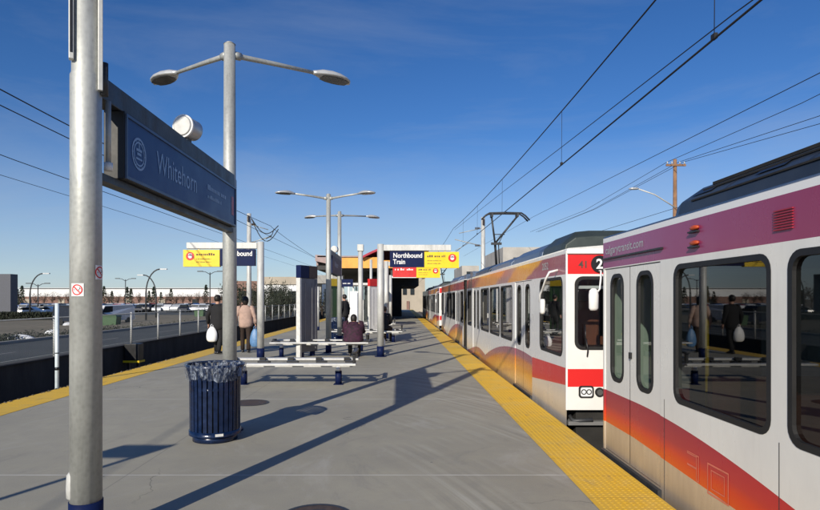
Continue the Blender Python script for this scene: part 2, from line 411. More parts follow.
def add_text(mb, txt, origin, right, up, size, depth=.002, align='LEFT', bold=0, sx=1):
    cu = bpy.data.curves.new('t', 'FONT'); cu.body = txt; cu.size = 1; cu.align_x = align; cu.offset = bold; cu.resolution_u = 4
    ob = bpy.data.objects.new('t', cu); COL.objects.link(ob)
    dg = bpy.context.evaluated_depsgraph_get(); dg.update()
    me = bpy.data.meshes.new_from_object(ob.evaluated_get(dg))
    right = Vector(right); up = Vector(up); nrm = right.cross(up)
    vs = [mb.v(Vector(origin) + right*v.co.x*size*sx + up*v.co.y*size + nrm*depth) for v in me.vertices]
    for p in me.polygons: mb.face([vs[i] for i in p.vertices])
    bpy.data.objects.remove(ob); bpy.data.curves.remove(cu); bpy.data.meshes.remove(me)
def disc(mb, c, right, up, r, r0=0, seg=24, depth=0):
    right = Vector(right); up = Vector(up); c = Vector(c) + right.cross(up)*depth
    O = [mb.v(c + (right*math.cos(2*math.pi*k/seg) + up*math.sin(2*math.pi*k/seg))*r) for k in range(seg)]
    if r0:
        I = [mb.v(c + (right*math.cos(2*math.pi*k/seg) + up*math.sin(2*math.pi*k/seg))*r0) for k in range(seg)]
        for k in range(seg): mb.face([O[k], O[(k+1) % seg], I[(k+1) % seg], I[k]])
    else: mb.face(O)
def quad(mb, c, right, up, x0, x1, y0, y1, depth=0):
    right = Vector(right); up = Vector(up); c = Vector(c) + right.cross(up)*depth
    mb.face([mb.v(c + right*a + up*b) for a, b in ((x0, y0), (x1, y0), (x1, y1), (x0, y1))])
def scribble(mb, c, right, up, w, h, depth, rnd, size_gap=.28):
    x = 0
    while x < w:
        k = h*rnd.uniform(.35, .75)
        quad(mb, c, right, up, x, min(x+k, w), 0, h*rnd.choice((.7, .7, 1.)), depth)
        x += k + h*size_gap*(2.6 if rnd.random() < .15 else 1)
def rrect(a0, a1, b0, b1, r, n=5):
    pts = []
    for (ca, cb, s) in ((a1-r, b1-r, 0), (a0+r, b1-r, 1), (a0+r, b0+r, 2), (a1-r, b0+r, 3)):
        for i in range(n+1):
            t = math.pi/2*(s + i/n); pts.append((ca + r*math.cos(t), cb + r*math.sin(t)))
    return pts
def pane_wall(mb, outer, holes, to3, depth, inward):
    """flat wall with holes; to3(a,b,d) maps to space; rims go inward by depth"""
    edges = []
    allr = []
    for loop in [outer] + holes:
        vs = [mb.v(to3(a, b, 0)) for a, b in loop]
        allr.append(vs)
        for i in range(len(vs)): edges.append(mb.bm.edges.new((vs[i], vs[(i+1) % len(vs)])))
    r = bmesh.ops.triangle_fill(mb.bm, use_beauty=True, use_dissolve=False, edges=edges)
    for g in r['geom']:
        if isinstance(g, bmesh.types.BMFace): g.material_index = mb.mi
    for loop, vs in zip(holes, allr[1:]):
        w = [mb.v(to3(a, b, depth)) for a, b in loop]
        for i in range(len(vs)): mb.face([vs[i], vs[(i+1) % len(vs)], w[(i+1) % len(vs)], w[i]])

# ------------------------------------------------------------------ setting
prof = [(-3000, -1.4), (-600, -1.2), (-60, -.95), (-30, -.85), (-19, -.35), (-15.2, -.12), (-9.66, -.12), (-9.62, -1.2), (2.0, -1.2), (8, -1.2), (14, -1.0), (60, -1.0), (3000, -1.4)]
g = MB(); ys = [-60, -20, 0, 20, 40, 60, 100, 200, 500, 3500]
gv = [[g.v((x, y, z)) for x, z in prof] for y in ys]
for j in range(len(ys)-1):
    for i in range(len(prof)-1): g.face([gv[j][i], gv[j][i+1], gv[j+1][i+1], gv[j+1][i]])
struct('ground', g, M['ground'])
g = MB(); g.box(-6.27, 2.17, -8, 92, -1.19, 0); struct('platform', g, M['concrete'], bevel=.012)
def strip(name, x0, x1, studs):
    g = MB(); g.box(x0, x1, -8, 91.9, .001, .004)
    y = 3.6 if x0 > 0 else 9.0
    while y < (15 if x0 > 0 else 15):
        x = x0 + .05
        while x < x1 - .03:
            q = .011
            a = [g.v((x-q, y-q, .0042)), g.v((x+q, y-q, .0042)), g.v((x+q, y+q, .0042)), g.v((x-q, y+q, .0042))]
            q = .007
            b = [g.v((x-q, y-q, .0065)), g.v((x+q, y-q, .0065)), g.v((x+q, y+q, .0065)), g.v((x-q, y+q, .0065))]
            for i in range(4): g.face([a[i], a[(i+1) % 4], b[(i+1) % 4], b[i]])
            g.face(b); x += .0508
        y += .0508
    struct(name, g, M['yellow'])
strip('right_tactile_strip', 1.57, 2.165, True)
strip('left_tactile_strip', -6.265, -5.62, False)
# track beds and rails
for nm, xc in (('right', 3.575), ('left', -7.85)):
    g = MB(); g.mi = 0
    g.box(xc-1.30, xc+1.6, -40, 200, -1.19, -1.08)
    g.mi = 1
    for sx in (-.7175, .7175):
        g.box(xc+sx-.035, xc+sx+.035, -40, 200, -.99, -.95); g.box(xc+sx-.01, xc+sx+.01, -40, 200, -1.05, -.99); g.box(xc+sx-.06, xc+sx+.06, -40, 200, -1.079, -1.05)
    struct(nm+'_track', g, [M['ballast'], M['rust']])
# road beyond the wall with kerb, centre line
g = MB(); g.box(-14.8, -9.9, -60, 220, -.13, -.06); g.box(-14.8, -9.9, -60, 220, -.12, -.061); struct('road', g, M['asphalt'])
g = MB(); y = -40
while y < 200: g.box(-12.4, -12.3, y, y+3, -.0575, -.0555); y += 7
struct('road_centre_line', g, M['kerb'])
g = MB(); g.box(-15.0, -14.803, -60, 220, -.125, .05); struct('kerb', g, M['kerb'], bevel=.02)
g = MB(); g.mi = 0
for (x0, x1, y0, y1) in ((-110, -28, 92, 170),): g.box(x0, x1, y0, y1, -1.3, -.82)
struct('car_park', g, M['asphalt'])
# snow left in patches on the verge
g = MB()
for px, y, rx, ry, h in ((20, 27.5, .7, .4, .18), (140, 36, .7, .4, .15), (51, 33, .3, .3, .12), (176, 42, .5, .3, .1), (68, 48, .4, .3, .14)):
    x = P(px, y); zz = -.45 if y > 36 else -.25
    if y > 55: zz = -.85
    n = 14; rl = []
    for t, k in ((0, 1.0), (.5, .85), (.85, .5), (1, .12)):
        rl.append([(x+rx*k*math.cos(a*2*math.pi/n)*(1+.2*math.sin(a*3+px)), y+ry*k*math.sin(a*2*math.pi/n)*(1+.2*math.cos(a*2+px)), zz-.05+(h+.12)*t) for a in range(n)])
    g.rings(rl)
struct('snow', g, M['snow'], 'stuff')
# retaining wall
g = MB(); g.box(-9.62, -9.42, -40, 150, -1.25, .03); g.box(-9.66, -9.38, -40, 150, .031, .07)
o = g.build('retaining_wall', M['wallc'], bevel=.01); tag(o, 'long stained retaining wall coloured shade dark on the far side of the left track', 'wall')
# grit along the left platform edge
g = MB(); rr = random.Random(3)
for i in range(420):
    y = rr.uniform(8.5, 40)**1.0; x = -6.27 + rr.uniform(-.0, .05); s_ = rr.uniform(.005, .018)
    mt = Matrix.Translation((x, y, s_*.3+.004)) @ Matrix.Rotation(rr.uniform(0, 6), 4, 'Z') @ Matrix.Rotation(rr.uniform(0, 6), 4, 'X')
    g.obox(mt, s_*2, s_*1.3, s_)
struct('edge_grit', g, M['ballast'], 'stuff')

# chain link fence on the wall
fn = thing('chain_link_fence', 'low grey chain link fence running along the top of the retaining wall', 'fence', (-9.52, 4, .07))
g = MB()
g.mi = 0
g.face([g.v((-9.52, 4, .1)), g.v((-9.52, 100, .1)), g.v((-9.52, 100, 1.12)), g.v((-9.52, 4, 1.12))])
g.build('chain_link_mesh', M['chain'], fn)
g = MB(); g.tube([(-9.52, 4, 1.13), (-9.52, 100, 1.13)], .018, 8); g.tube([(-9.52, 4, .13), (-9.52, 100, .13)], .008, 6); g.build('rail', M['galv'], fn)
y = 4.6
while y < 100:
    g = MB(); g.cyl((-9.52, y), .035, .07, 1.18, 8); g.build('post', M['galvw'], fn); y += 2.34

# ------------------------------------------------------------------ trains
def side_at(xs, sgn):
    return lambda a, b, d: (xs + sgn*d, a, b)
def window(parent, xs, sgn, ya, yb, za, zb, r, glass, seal=True, sub=False):
    g = MB(); pts = rrect(ya, yb, za, zb, r); x = xs + sgn*.022
    vs = [g.v((x, a, b)) for a, b in pts]; g.face(vs)
    w = g.build('window', glass, parent)
    g = MB(); inn = rrect(ya+.028, yb-.028, za+.028, zb-.028, max(r-.02, .01)); out = rrect(ya-.012, yb+.012, za-.012, zb+.012, r+.01)
    A = [g.v((xs-sgn*.004, a, b)) for a, b in out]; B = [g.v((xs-sgn*.004, a, b)) for a, b in inn]; C = [g.v((xs+sgn*.021, a, b)) for a, b in inn]
    n = len(A)
    D = [g.v((xs+sgn*.0005, a, b)) for a, b in out]
    for i in range(n):
        j = (i+1) % n; g.face([A[i], A[j], B[j], B[i]]); g.face([B[i], B[j], C[j], C[i]]); g.face([D[i], D[j], A[j], A[i]])
    if sub: g.build('window_seal', M['rubber'], parent)
    else: g.build('window_seal', M['rubber'], w)
    return w
ZW0, ZW1 = .82, 1.92
def make_car(name, label, y0, y1, nearref, liv, doors, wins, cabs, glass, artic=None, detail=True, cabwin=None, fair=None):
    """body between y0<y1 in world y; nearref is the world y of local zero"""
    XL, XR = 2.25, 4.90
    E = thing(name, label, 'tram', (3.575, nearref, -.95), 'light rail cars at the right platform edge')
    zb, zt = -.32, 2.31
    ranges = [(y0, y1)] if not artic else [(y0, artic[0]), (artic[1], y1)]
    for (a, b) in ranges:
        for xs, sgn in ((XL, 1), (XR, -1)):
            g = MB(); holes = []
            for (da, db) in doors:
                if a < da < b: holes.append([(da, .02), (db, .02), (db, 1.975), (da, 1.975)])
            for w in wins:
                if a < w[0] < b: holes.append(rrect(w[0], w[1], ZW0, ZW1, .10))
            if cabwin:
                for (ca, cb) in cabwin:
                    if a < ca < b: holes.append(rrect(ca, cb, .86, 1.95, .12))
            pane_wall(g, [(a, zb), (b, zb), (b, zt), (a, zt)], holes, side_at(xs, sgn), .03, sgn)
            g.build('body_side', liv, E)
        # roof
        g = MB()
        pr = [(XL, zt), (XL+.008, zt+.015), (XL+.03, zt+.024), (XL+.35, zt+.05), (3.1, zt+.09), (3.575, zt+.10), (4.05, zt+.09), (XR-.35, zt+.05), (XR-.03, zt+.024), (XR-.008, zt+.015), (XR, zt)]
        A = [g.v((x, a, z)) for x, z in pr]; B = [g.v((x, b, z)) for x, z in pr]
        for i in range(len(pr)-1): g.face([A[i], A[i+1], B[i+1], B[i]], True)
        g.face(A); g.face(B)
        g.build('roof', M['whited'], E)
        # floor, ceiling lining, underframe
        g = MB(); g.box(XL+.03, XR-.03, a+.02, b-.02, -.05, .0); g.box(XL+.05, XR-.05, a+.02, b-.02, 2.1, 2.13); g.build('interior_floor_and_ceiling', M['interior'], E)
        g = MB(); g.box(XL+.2, XR-.2, a+.5, b-.2, -.8, -.06); g.build('underframe', M['undark'], E)
        # bogie wheels
        for yb_ in (a+2.6, b-2.6):
            if b-a > 6:
                g = MB()
                for yy in (yb_-.9, yb_+.9):
                    for xx in (XL+.62, XR-.7): g.tube([(xx, yy, -.62), (xx+.09, yy, -.62)], .33, 20)
                g.box(XL+.7, XR-.7, yb_-1.3, yb_+1.3, -.75, -.5)
                g.build('bogie', M['undark'], E)
        # seats
        g = MB(); y = a + 1.2
        while y < b - .8:
            if not any(da-.3 < y < db+.1 for da, db in doors):
                for xx in (XL+.15, XR-1.05):
                    g.box(xx, xx+.9, y, y+.42, .40, .47); g.box(xx, xx+.9, y+.42, y+.49, .40, 1.05)
            y += .85
        if y: g.build('seats', M['seatbrown'], E)
        # grab poles
        g = MB()
        for da, db in doors:
            if a < da < b:
                for yy in (da-.1, db+.1): g.cyl((XL+.35, yy), .016, 0, 2.1, 8)
        if len(g.bm.verts): g.build('grab_poles', M['yellowsign'], E)
        else: g.bm.free()
    for w in wins:
        window(E, XL, 1, w[0], w[1], ZW0, ZW1, .10, glass)
        window(E, XR, -1, w[0], w[1], ZW0, ZW1, .10, glass)
    for (da, db) in doors:
        mid = (da+db)/2
        for xs, sgn in ((XL+.010, 1), (XR-.010, -1)):
            for (la, lb) in ((da+.006, mid-.006), (mid+.006, db-.006)):
                c_ = (la+lb)/2; hw = .175
                hole = rrect(c_-hw, c_+hw, .80, 1.90, .12)
                g = MB(); pane_wall(g, [(la, .03), (lb, .03), (lb, 1.968), (la, 1.968)], [hole], side_at(xs, sgn), .03, sgn)
                d = g.build('door', liv, E)
                window(d, xs, sgn, c_-hw, c_+hw, .80, 1.90, .12, M['glass_door'], sub=True)
            g = MB(); xo = xs + sgn*.035; g.box(min(xo, xo+.01), max(xo, xo+.01), mid-.02, mid+.02, .03, 1.96); g.build('door_edge_rubber', M['rubber'], E)
        if detail: g = MB(); g.box(XL-.012, XL+.009, mid-.05, mid-.015, 1.07, 1.13); g.build('door_button', M['black'], E)
        g = MB(); g.box(XL-.035, XL-.001, da-.03, db+.02, -.055, .012); g.build('door_sill', M['darksteel'], E)
    # windows' blind ends
    for (yy, is_cab, sgn) in cabs:
        if is_cab:
            g = MB(); zc0 = .16 
            hole = rrect(XL+.12, XR-.12, .98, 1.94, .10)
            pane_wall(g, [(XL, zc0), (XR, zc0), (XR, zt), (XL, zt)], [hole], (lambda s_: (lambda a, b, d: (a, yy + s_*d - s_*0.0, b)))(sgn), .04, sgn)
            g.build('front', M['liv_front'], E)
            g = MB(); g.face([g.v((a, yy+sgn*.03, b)) for a, b in hole]); wsd = g.build('windscreen', M['glass_clear'], E)
            g = MB(); inn = rrect(XL+.15, XR-.15, 1.01, 1.91, .08)
            out = rrect(XL+.105, XR-.105, .965, 1.955, .11)
            A = [g.v((a, yy-sgn*.005, b)) for a, b in out]; B = [g.v((a, yy-sgn*.005, b)) for a, b in inn]; C = [g.v((a, yy+sgn*.028, b)) for a, b in inn]
            for i in range(len(A)):
                j = (i+1) % len(A); g.face([A[i], A[j], B[j], B[i]]); g.face([B[i], B[j], C[j], C[i]])
            g.build('windscreen_seal', M['rubber'], wsd)
            g = MB()   # roof visor lip in white
            g.box(XL-.004, XR+.004, min(yy-sgn*.03, yy+sgn*.15), max(yy-sgn*.03, yy+sgn*.15), zt-.055, zt+.012); g.build('roof_lip', M['white'], E, bevel=.01)
            for xh in (XL+.16, XR-.36):
                g = MB(); pts = rrect(xh, xh+.20, .325, .485, .035); s1 = -sgn
                A = [g.v((a, yy+s1*.018, b)) for a, b in pts]; B = [g.v((a, yy+s1*.001, b)) for a, b in pts]; n_ = len(A)
                for i in range(n_): g.face([A[i], A[(i+1) % n_], B[(i+1) % n_], B[i]])
                g.face(A); h = g.build('headlight', M['rubber'], E)
                g = MB(); pts = rrect(xh+.022, xh+.178, .345, .465, .025)
                g.face([g.v((a, yy+s1*.021, b)) for a, b in pts]); g.build('lens', M['lens'], h)
                g = MB()
                for xx in (xh+.065, xh+.135): disc(g, (xx, yy, .405), (1, 0, 0), (0, 0, 1), .038, .024, 16, .023*(1 if sgn > 0 else -1))
                g.build('bulb_ring', M['darksteel'], h)
            for xh in (XL+.44, XR-.44):
                g = MB(); g.tube([(xh, yy-sgn*.001, .40), (xh, yy-sgn*.02, .40)], .062, 20); t_ = g.build('tail_light', M['rubber'], E)
                g = MB(); g.tube([(xh, yy-sgn*.021, .40), (xh, yy-sgn*.026, .40)], .040, 16); g.build('lens', M['lampdark'], t_)
            # inside: driver seat, dark back wall, desk
            g = MB(); ya_, yb2 = sorted((yy+sgn*1.85, yy+sgn*1.9)); g.box(XL+.04, XR-.04, ya_, yb2, 0, 2.1); g.build('cab_rear_wall', M['black'], E)
            g = MB()
            ya_, yb2 = sorted((yy+sgn*.75, yy+sgn*1.25)); g.box(XL+.30, XL+.85, ya_, yb2, .55, .68)
            ya_, yb2 = sorted((yy+sgn*1.2, yy+sgn*1.34)); g.box(XL+.30, XL+.85, ya_, yb2, .6, 1.62)
            g.build('driver_seat', M['seatbrown'], E, bevel=.04)
            g = MB(); ya_, yb2 = sorted((yy+sgn*.06, yy+sgn*.5)); g.box(XL+.06, XR-.06, ya_, yb2, .7, 1.0); g.build('driver_desk', M['black'], E, bevel=.03)
            g = MB(); ya_, yb2 = sorted((yy+sgn*.08, yy+sgn*.1)); g.box(XL+.14, XL+1.0, ya_, yb2, 1.79, 1.83); g.build('sun_blind', M['white'], E)
            # coupler + buffer skirt
            g = MB(); g.tube([(3.575, yy+sgn*.4, -.35), (3.575, yy-sgn*.45, -.35)], .09, 12); g.box(3.4, 3.75, min(yy-sgn*.7, yy-sgn*.4), max(yy-sgn*.7, yy-sgn*.4), -.5, -.2)
            g.build('coupler', M['darksteel'], E, bevel=.02)
            g = MB(); g.tube([(XL+.08, yy+sgn*.12, .06), (XL+.10, yy+sgn*.05, -.0), (XL+.36, yy+sgn*.03, .02)], .03, 10); g.build('step_bar', M['darksteel'], E)
            g = MB(); g.box(XL+.16, XR-.16, min(yy+sgn*.12, yy+sgn*.3), max(yy+sgn*.12, yy+sgn*.3), -.5, .15); g.build('apron', M['undark'], E)
        else:
            g = MB(); pane_wall(g, [(XL, zb), (XR, zb), (XR, zt), (XL, zt)], [rrect(3.2, 3.95, .1, 1.9, .05)], (lambda s_: (lambda a, b, d: (a, yy + s_*d, b)))(sgn), .04, sgn)
            g.build('end_wall', liv, E)
            g = MB(); g.box(3.19, 3.96, min(yy+sgn*.03, yy+sgn*.05), max(yy+sgn*.03, yy+sgn*.05), .08, 1.92); g.build('end_door', M['black'], E)
            g = MB(); g.tube([(3.575, yy+sgn*.4, -.35), (3.575, yy-sgn*.5, -.35)], .09, 12); g.build('coupler', M['darksteel'], E)
    if artic:
        g = MB(); n = 9
        for i in range(n):
            a = artic[0] + (artic[1]-artic[0])*i/n; b = artic[0] + (artic[1]-artic[0])*(i+1)/n; m_ = (a+b)/2
            def rg(yv, ins): return [(XL+ins, yv, -.2), (XR-ins, yv, -.2), (XR-ins, yv, zt-.02-ins), (XL+ins, yv, zt-.02-ins)]
            g.rings([rg(a, .10), rg(m_, .03), rg(b, .10)], False, False)
        g.build('bellows', M['undark'], E)
    if fair:
        for i, (fa, fb, col, hk) in enumerate(fair):
            g = MB(); z1 = 2.60+hk
            pr = [(2.38, 2.345), (2.41, 2.47), (2.60, z1), (2.8, z1+.02), (4.35, z1+.02), (4.55, z1), (4.74, 2.47), (4.77, 2.345)]
            pe = [(2.40, 2.345), (2.42, 2.44), (2.56, 2.54), (2.8, 2.56), (4.35, 2.56), (4.58, 2.54), (4.72, 2.44), (4.75, 2.345)]
            g.rings([[(x, fa, z) for x, z in pe], [(x, fa+.16, z) for x, z in pr], [(x, fb-.10, z) for x, z in pr], [(x, fb, z) for x, z in pe]], True, False)
            f = g.build('roof_fairing', M[col], E, bevel=.015)
            if detail:
                for k, yy in enumerate([q for q in (4.78, 3.90, 3.05, 1.9, .8) if fa < q < fb] or [fa+.8]):
                    g = MB(); nrm = Vector((-.55, 0, .8)).normalized(); upv = Vector((.19, 0, .13)).normalized()
                    quad(g, (2.492, yy, 2.524), (0, -1, 0), upv, -.16, .16, -.05, .055, .010)
                    g.build('vent_opening', M['black'], f)
                for (xx, zz, ww, nm) in ((2.585, 2.598, .012, 'top_rail'), (2.50, 2.542, .006, 'rib'), (2.402, 2.455, .006, 'rib')):
                    g = MB(); g.box(xx-ww, xx+ww, fa+.2, fb-.3, zz-ww, zz+ww); g.build(nm, M['undark'], f)
                for yy in (4.35, 3.45, 2.4, 1.3):
                    g = MB(); quad(g, (2.492, yy, 2.524), (0, -1, 0), upv, -.006, .006, -.11, .11, .006); g.build('panel_joint', M['undark'], f)
    return E

near = make_car('light_rail_car', 'nearest light rail car with plum top band, cropped by the right frame edge', -17.5, 6.5, 6.5, M['liv_near'],
    doors=[(5.08, 6.46), (-2.9, -1.5)], wins=[(3.58, 4.82), (2.16, 3.40), (.74, 1.98), (-.68, .56)], cabs=[(6.5, False, -1), (-17.5, False, 1)], glass=M['glass_dark'],
    fair=[(-8, 5.14, 'slate', .0)])
# gutter line above the door, lettering, lamps, louvre
g = MB(); g.box(2.226, 2.249, 5.02, 6.49, 2.075, 2.092); g.build('door_gutter', M['black'], near)
g = MB(); add_text(g, 'calgarytransit.com', (2.247, 6.42, 2.135), (0, -1, 0), (0, 0, 1), .115, 0, sx=1.18, bold=.012); g.build('lettering', M['lampgrey'], near)
for zc in (2.19, 2.075):
    g = MB(); g.rings([[(2.245-.028*t, 4.47+.062*k*math.cos(a), zc+.020*k*math.sin(a)) for a in [q*math.pi/6 for q in range(12)]] for t, k in ((0, 1), (.5, .95), (.9, .7), (1, .3))])
    mk = g.build('marker_light', M['amber'], near)
    g = MB(); g.box(2.222, 2.248, 4.41, 4.55, zc-.036, zc-.024); g.build('marker_base', M['black'], mk)
g = MB()
for i in range(8): g.box(2.238, 2.249, 3.36, 3.53, 2.055+i*.016, 2.063+i*.016)
g.build('louvre', M['maroon'], near)
g = MB(); g.cyl((2.62, 6.08), .028, 0, 2.1, 12); g.build('grab_pole', simple('lime_pole_paint', (.45, .62, .03), .4), near)
# outlined emblem on the stripe
M['pink'] = simple('faded_outline_paint', (.66, .17, .12), .4)
g = MB()
def frame(y0_, y1_, z0_, z1_, t, x=2.247):
    o4 = lambda a, b, c, d: g.face([g.v((x, a, c)), g.v((x, b, c)), g.v((x, b, d)), g.v((x, a, d))])
    o4(y0_, y1_, z0_, z0_+t); o4(y0_, y1_, z1_-t, z1_); o4(y0_, y0_+t, z0_+t, z1_-t); o4(y1_-t, y1_, z0_+t, z1_-t)
frame(4.02, 4.30, .235, .46, .012); frame(4.07, 4.25, .28, .42, .008)
g.build('emblem', M['pink'], near)
g = MB()
frame(4.42, 4.46, .27, .47, .010); frame(4.46, 4.60, .45, .47, .008); frame(4.46, 4.6, .36, .375, .007)
g.build('emblem', M['pink'], near)
# access panel seams in the lower body
g = MB()
for yy in (5.0, 3.49, 2.07): g.box(2.2475, 2.2495, yy-.0022, yy+.0022, -.3, .80)
g.build('panel_seam', M['darksteel'], near)

Y0 = 7.92
doors2 = [(10.0, 11.45), (16.5, 17.95), (21.9, 23.35), (27.9, 29.35)]
wins2 = [(11.72, 13.05), (13.2, 14.6), (14.75, 16.2), (18.3, 19.35), (20.65, 21.6), (23.65, 25.0), (25.15, 26.4), (26.55, 27.7)]
far = make_car('light_rail_car', 'second light rail car, its red banded driver cab facing the camera', Y0, 31.2, Y0, M['liv_far'],
    doors=doors2, wins=wins2, cabs=[(Y0, True, 1), (31.2, True, -1)], glass=M['glass_dark'], artic=(19.55, 20.45), cabwin=[(8.12, 9.42), (29.6, 30.95)],
    fair=[(8.55, 9.9, 'slateg', .04), (9.95, 12.4, 'skylit_grey', .0), (12.7, 15.4, 'skylit_grey', -.03), (15.8, 18.5, 'slate', -.02), (24, 27.5, 'skylit_grey', 0.)], detail=False)
for (ca, cb) in ((8.12, 9.42), (29.6, 30.95)):
    for xs, sgn in ((2.25, 1), (4.9, -1)): window(far, xs, sgn, ca, cb, .86, 1.95, .12, M['glass_clear'])
# white corner edge, number, route disc, mirrors, wiper
g = MB(); g.box(2.240, 2.262, Y0-.006, Y0+.02, .16, 2.3); g.build('corner_edge', M['white'], far)
g = MB(); add_text(g, '2052', (2.247, 9.27, 2.10), (0, -1, 0), (0, 0, 1), .15, 0, sx=1.3, bold=.02); g.build('fleet_number', M['lampgrey'], far)
g = MB(); g.tube([(2.69, Y0-.004, 2.12), (2.69, Y0-.02, 2.12)], .115, 28); rd = g.build('route_disc', M['black'], far)
g = MB(); add_text(g, '2', (2.64, Y0-.022, 2.06), (1, 0, 0), (0, 0, 1), .18, .001, bold=.03); g.build('route_number', M['white'], rd)
g = MB()
add_text(g, '41', (2.41, Y0-.003, 2.07), (1, 0, 0), (0, 0, 1), .13, .001, bold=.02); g.build('front_number', M['rust'], far)
g = MB(); g.tube([(2.25, 8.35, 2.06), (2.13, 8.36, 2.03), (2.09, 8.4, 1.93), (2.10, 8.62, 1.80), (2.10, 8.78, 1.72), (2.10, 8.80, 1.60)], .017, 8)
mir = g.build('side_mirror', M['white'], far)
g = MB(); g.tube([(2.11, 8.68, 1.43), (2.11, 8.68, 1.46), (2.11, 8.68, 1.62), (2.11, 8.68, 1.65)], [(.045, .03), (.07, .04), (.07, .04), (.045, .03)], 14); g.build('mirror_head', M['white'], mir)
g = MB(); g.tube([(2.68, Y0, 2.03), (2.67, Y0-.12, 2.02), (2.64, Y0-.2, 1.92), (2.62, Y0-.22, 1.78), (2.56, Y0-.22, 1.70)], .012, 8)
mir = g.build('front_mirror', M['white'], far)
g = MB(); g.rings([[(2.54+.062*k*math.cos(a), Y0-.22+.05*k*math.sin(a), z) for a in [q*math.pi/7 for q in range(14)]] for z, k in ((1.50, .7), (1.53, 1), (1.70, 1.05), (1.76, .9), (1.79, .4))]); g.build('mirror_head', M['white'], mir)
g = MB(); g.tube([(2.52, Y0-.02, .88), (2.52, Y0-.05, .97), (2.50, Y0-.035, 1.12)], .010, 6); g.tube([(2.50, Y0-.03, 1.0), (2.49, Y0-.03, 1.30)], .007, 6); g.build('wiper', M['black'], far)
g = MB(); g.tube([(2.55, Y0+.6, .75), (2.55, Y0+.6, .98)], .06, 12); g.build('fire_extinguisher', M['redsign'], far)
# pantograph over the articulation
pg = MB()
yp = 20.0
pg.box(2.95, 4.25, yp+.2, yp+1.6, 2.52, 2.56)
for xx in (3.0, 4.2):
    for yy in (yp+.25, yp+1.5): pg.cyl((xx, yy), .05, 2.40, 2.54, 8)
pano = pg.build('pantograph', M['darksteel'], far)
g = MB(); kn = (3.28, yp+.15, 3.55)
g.tube([(3.55, yp+1.4, 2.60), kn], .04, 8); g.tube([(3.65, yp+1.4, 2.60), (3.4, yp+.15, 3.5)], .018, 6)
g.box(3.15, 3.5, yp+.1, yp+.2, 3.50, 3.58)
g.tube([kn, (3.14, yp, 4.42)], .032, 8); g.tube([kn, (4.0, yp, 4.44)], .032, 8); g.tube([(3.2, yp+.1, 3.85), (3.6, yp+.1, 3.85)], .018, 6); g.tube([(3.4, yp+.1, 3.55), (3.55, yp+.1, 3.85)], .014, 6)
g.build('arm', M['darksteel'], pano)
g = MB()
for dy in (-.14, .14):
    g.tube([(2.82, yp+dy, 4.36), (2.92, yp+dy, 4.47), (3.05, yp+dy, 4.545), (3.6, yp+dy, 4.56), (4.12, yp+dy, 4.545), (4.25, yp+dy, 4.46), (4.40, yp+dy, 4.30)], .028, 8)
for xx in (3.14, 4.0): g.box(xx-.03, xx+.03, yp-.17, yp+.17, 4.42, 4.53)
g.build('pantograph_head', M['darksteel'], pano)
# roof gear lumps on the far car
for (a, b, x0, x1, h) in ((17.9, 19.0, 2.7, 3.2, .18), (21.6, 22.4, 2.7, 3.6, .22), (22.8, 23.6, 2.6, 3.4, .16), (28.2, 29.6, 2.7, 4.2, .22)):
    g = MB(); g.box(x0, x1, a, b, 2.42, 2.45+h); g.build('roof_box', M['skylit_grey'], far, bevel=.02)
# copy: third car
third = dup(far, (3.575, 32.9, -.95), 'farthest light rail car, its white cab end under the yellow sign by the canopy')
third['group'] = 'light rail cars at the right platform edge'

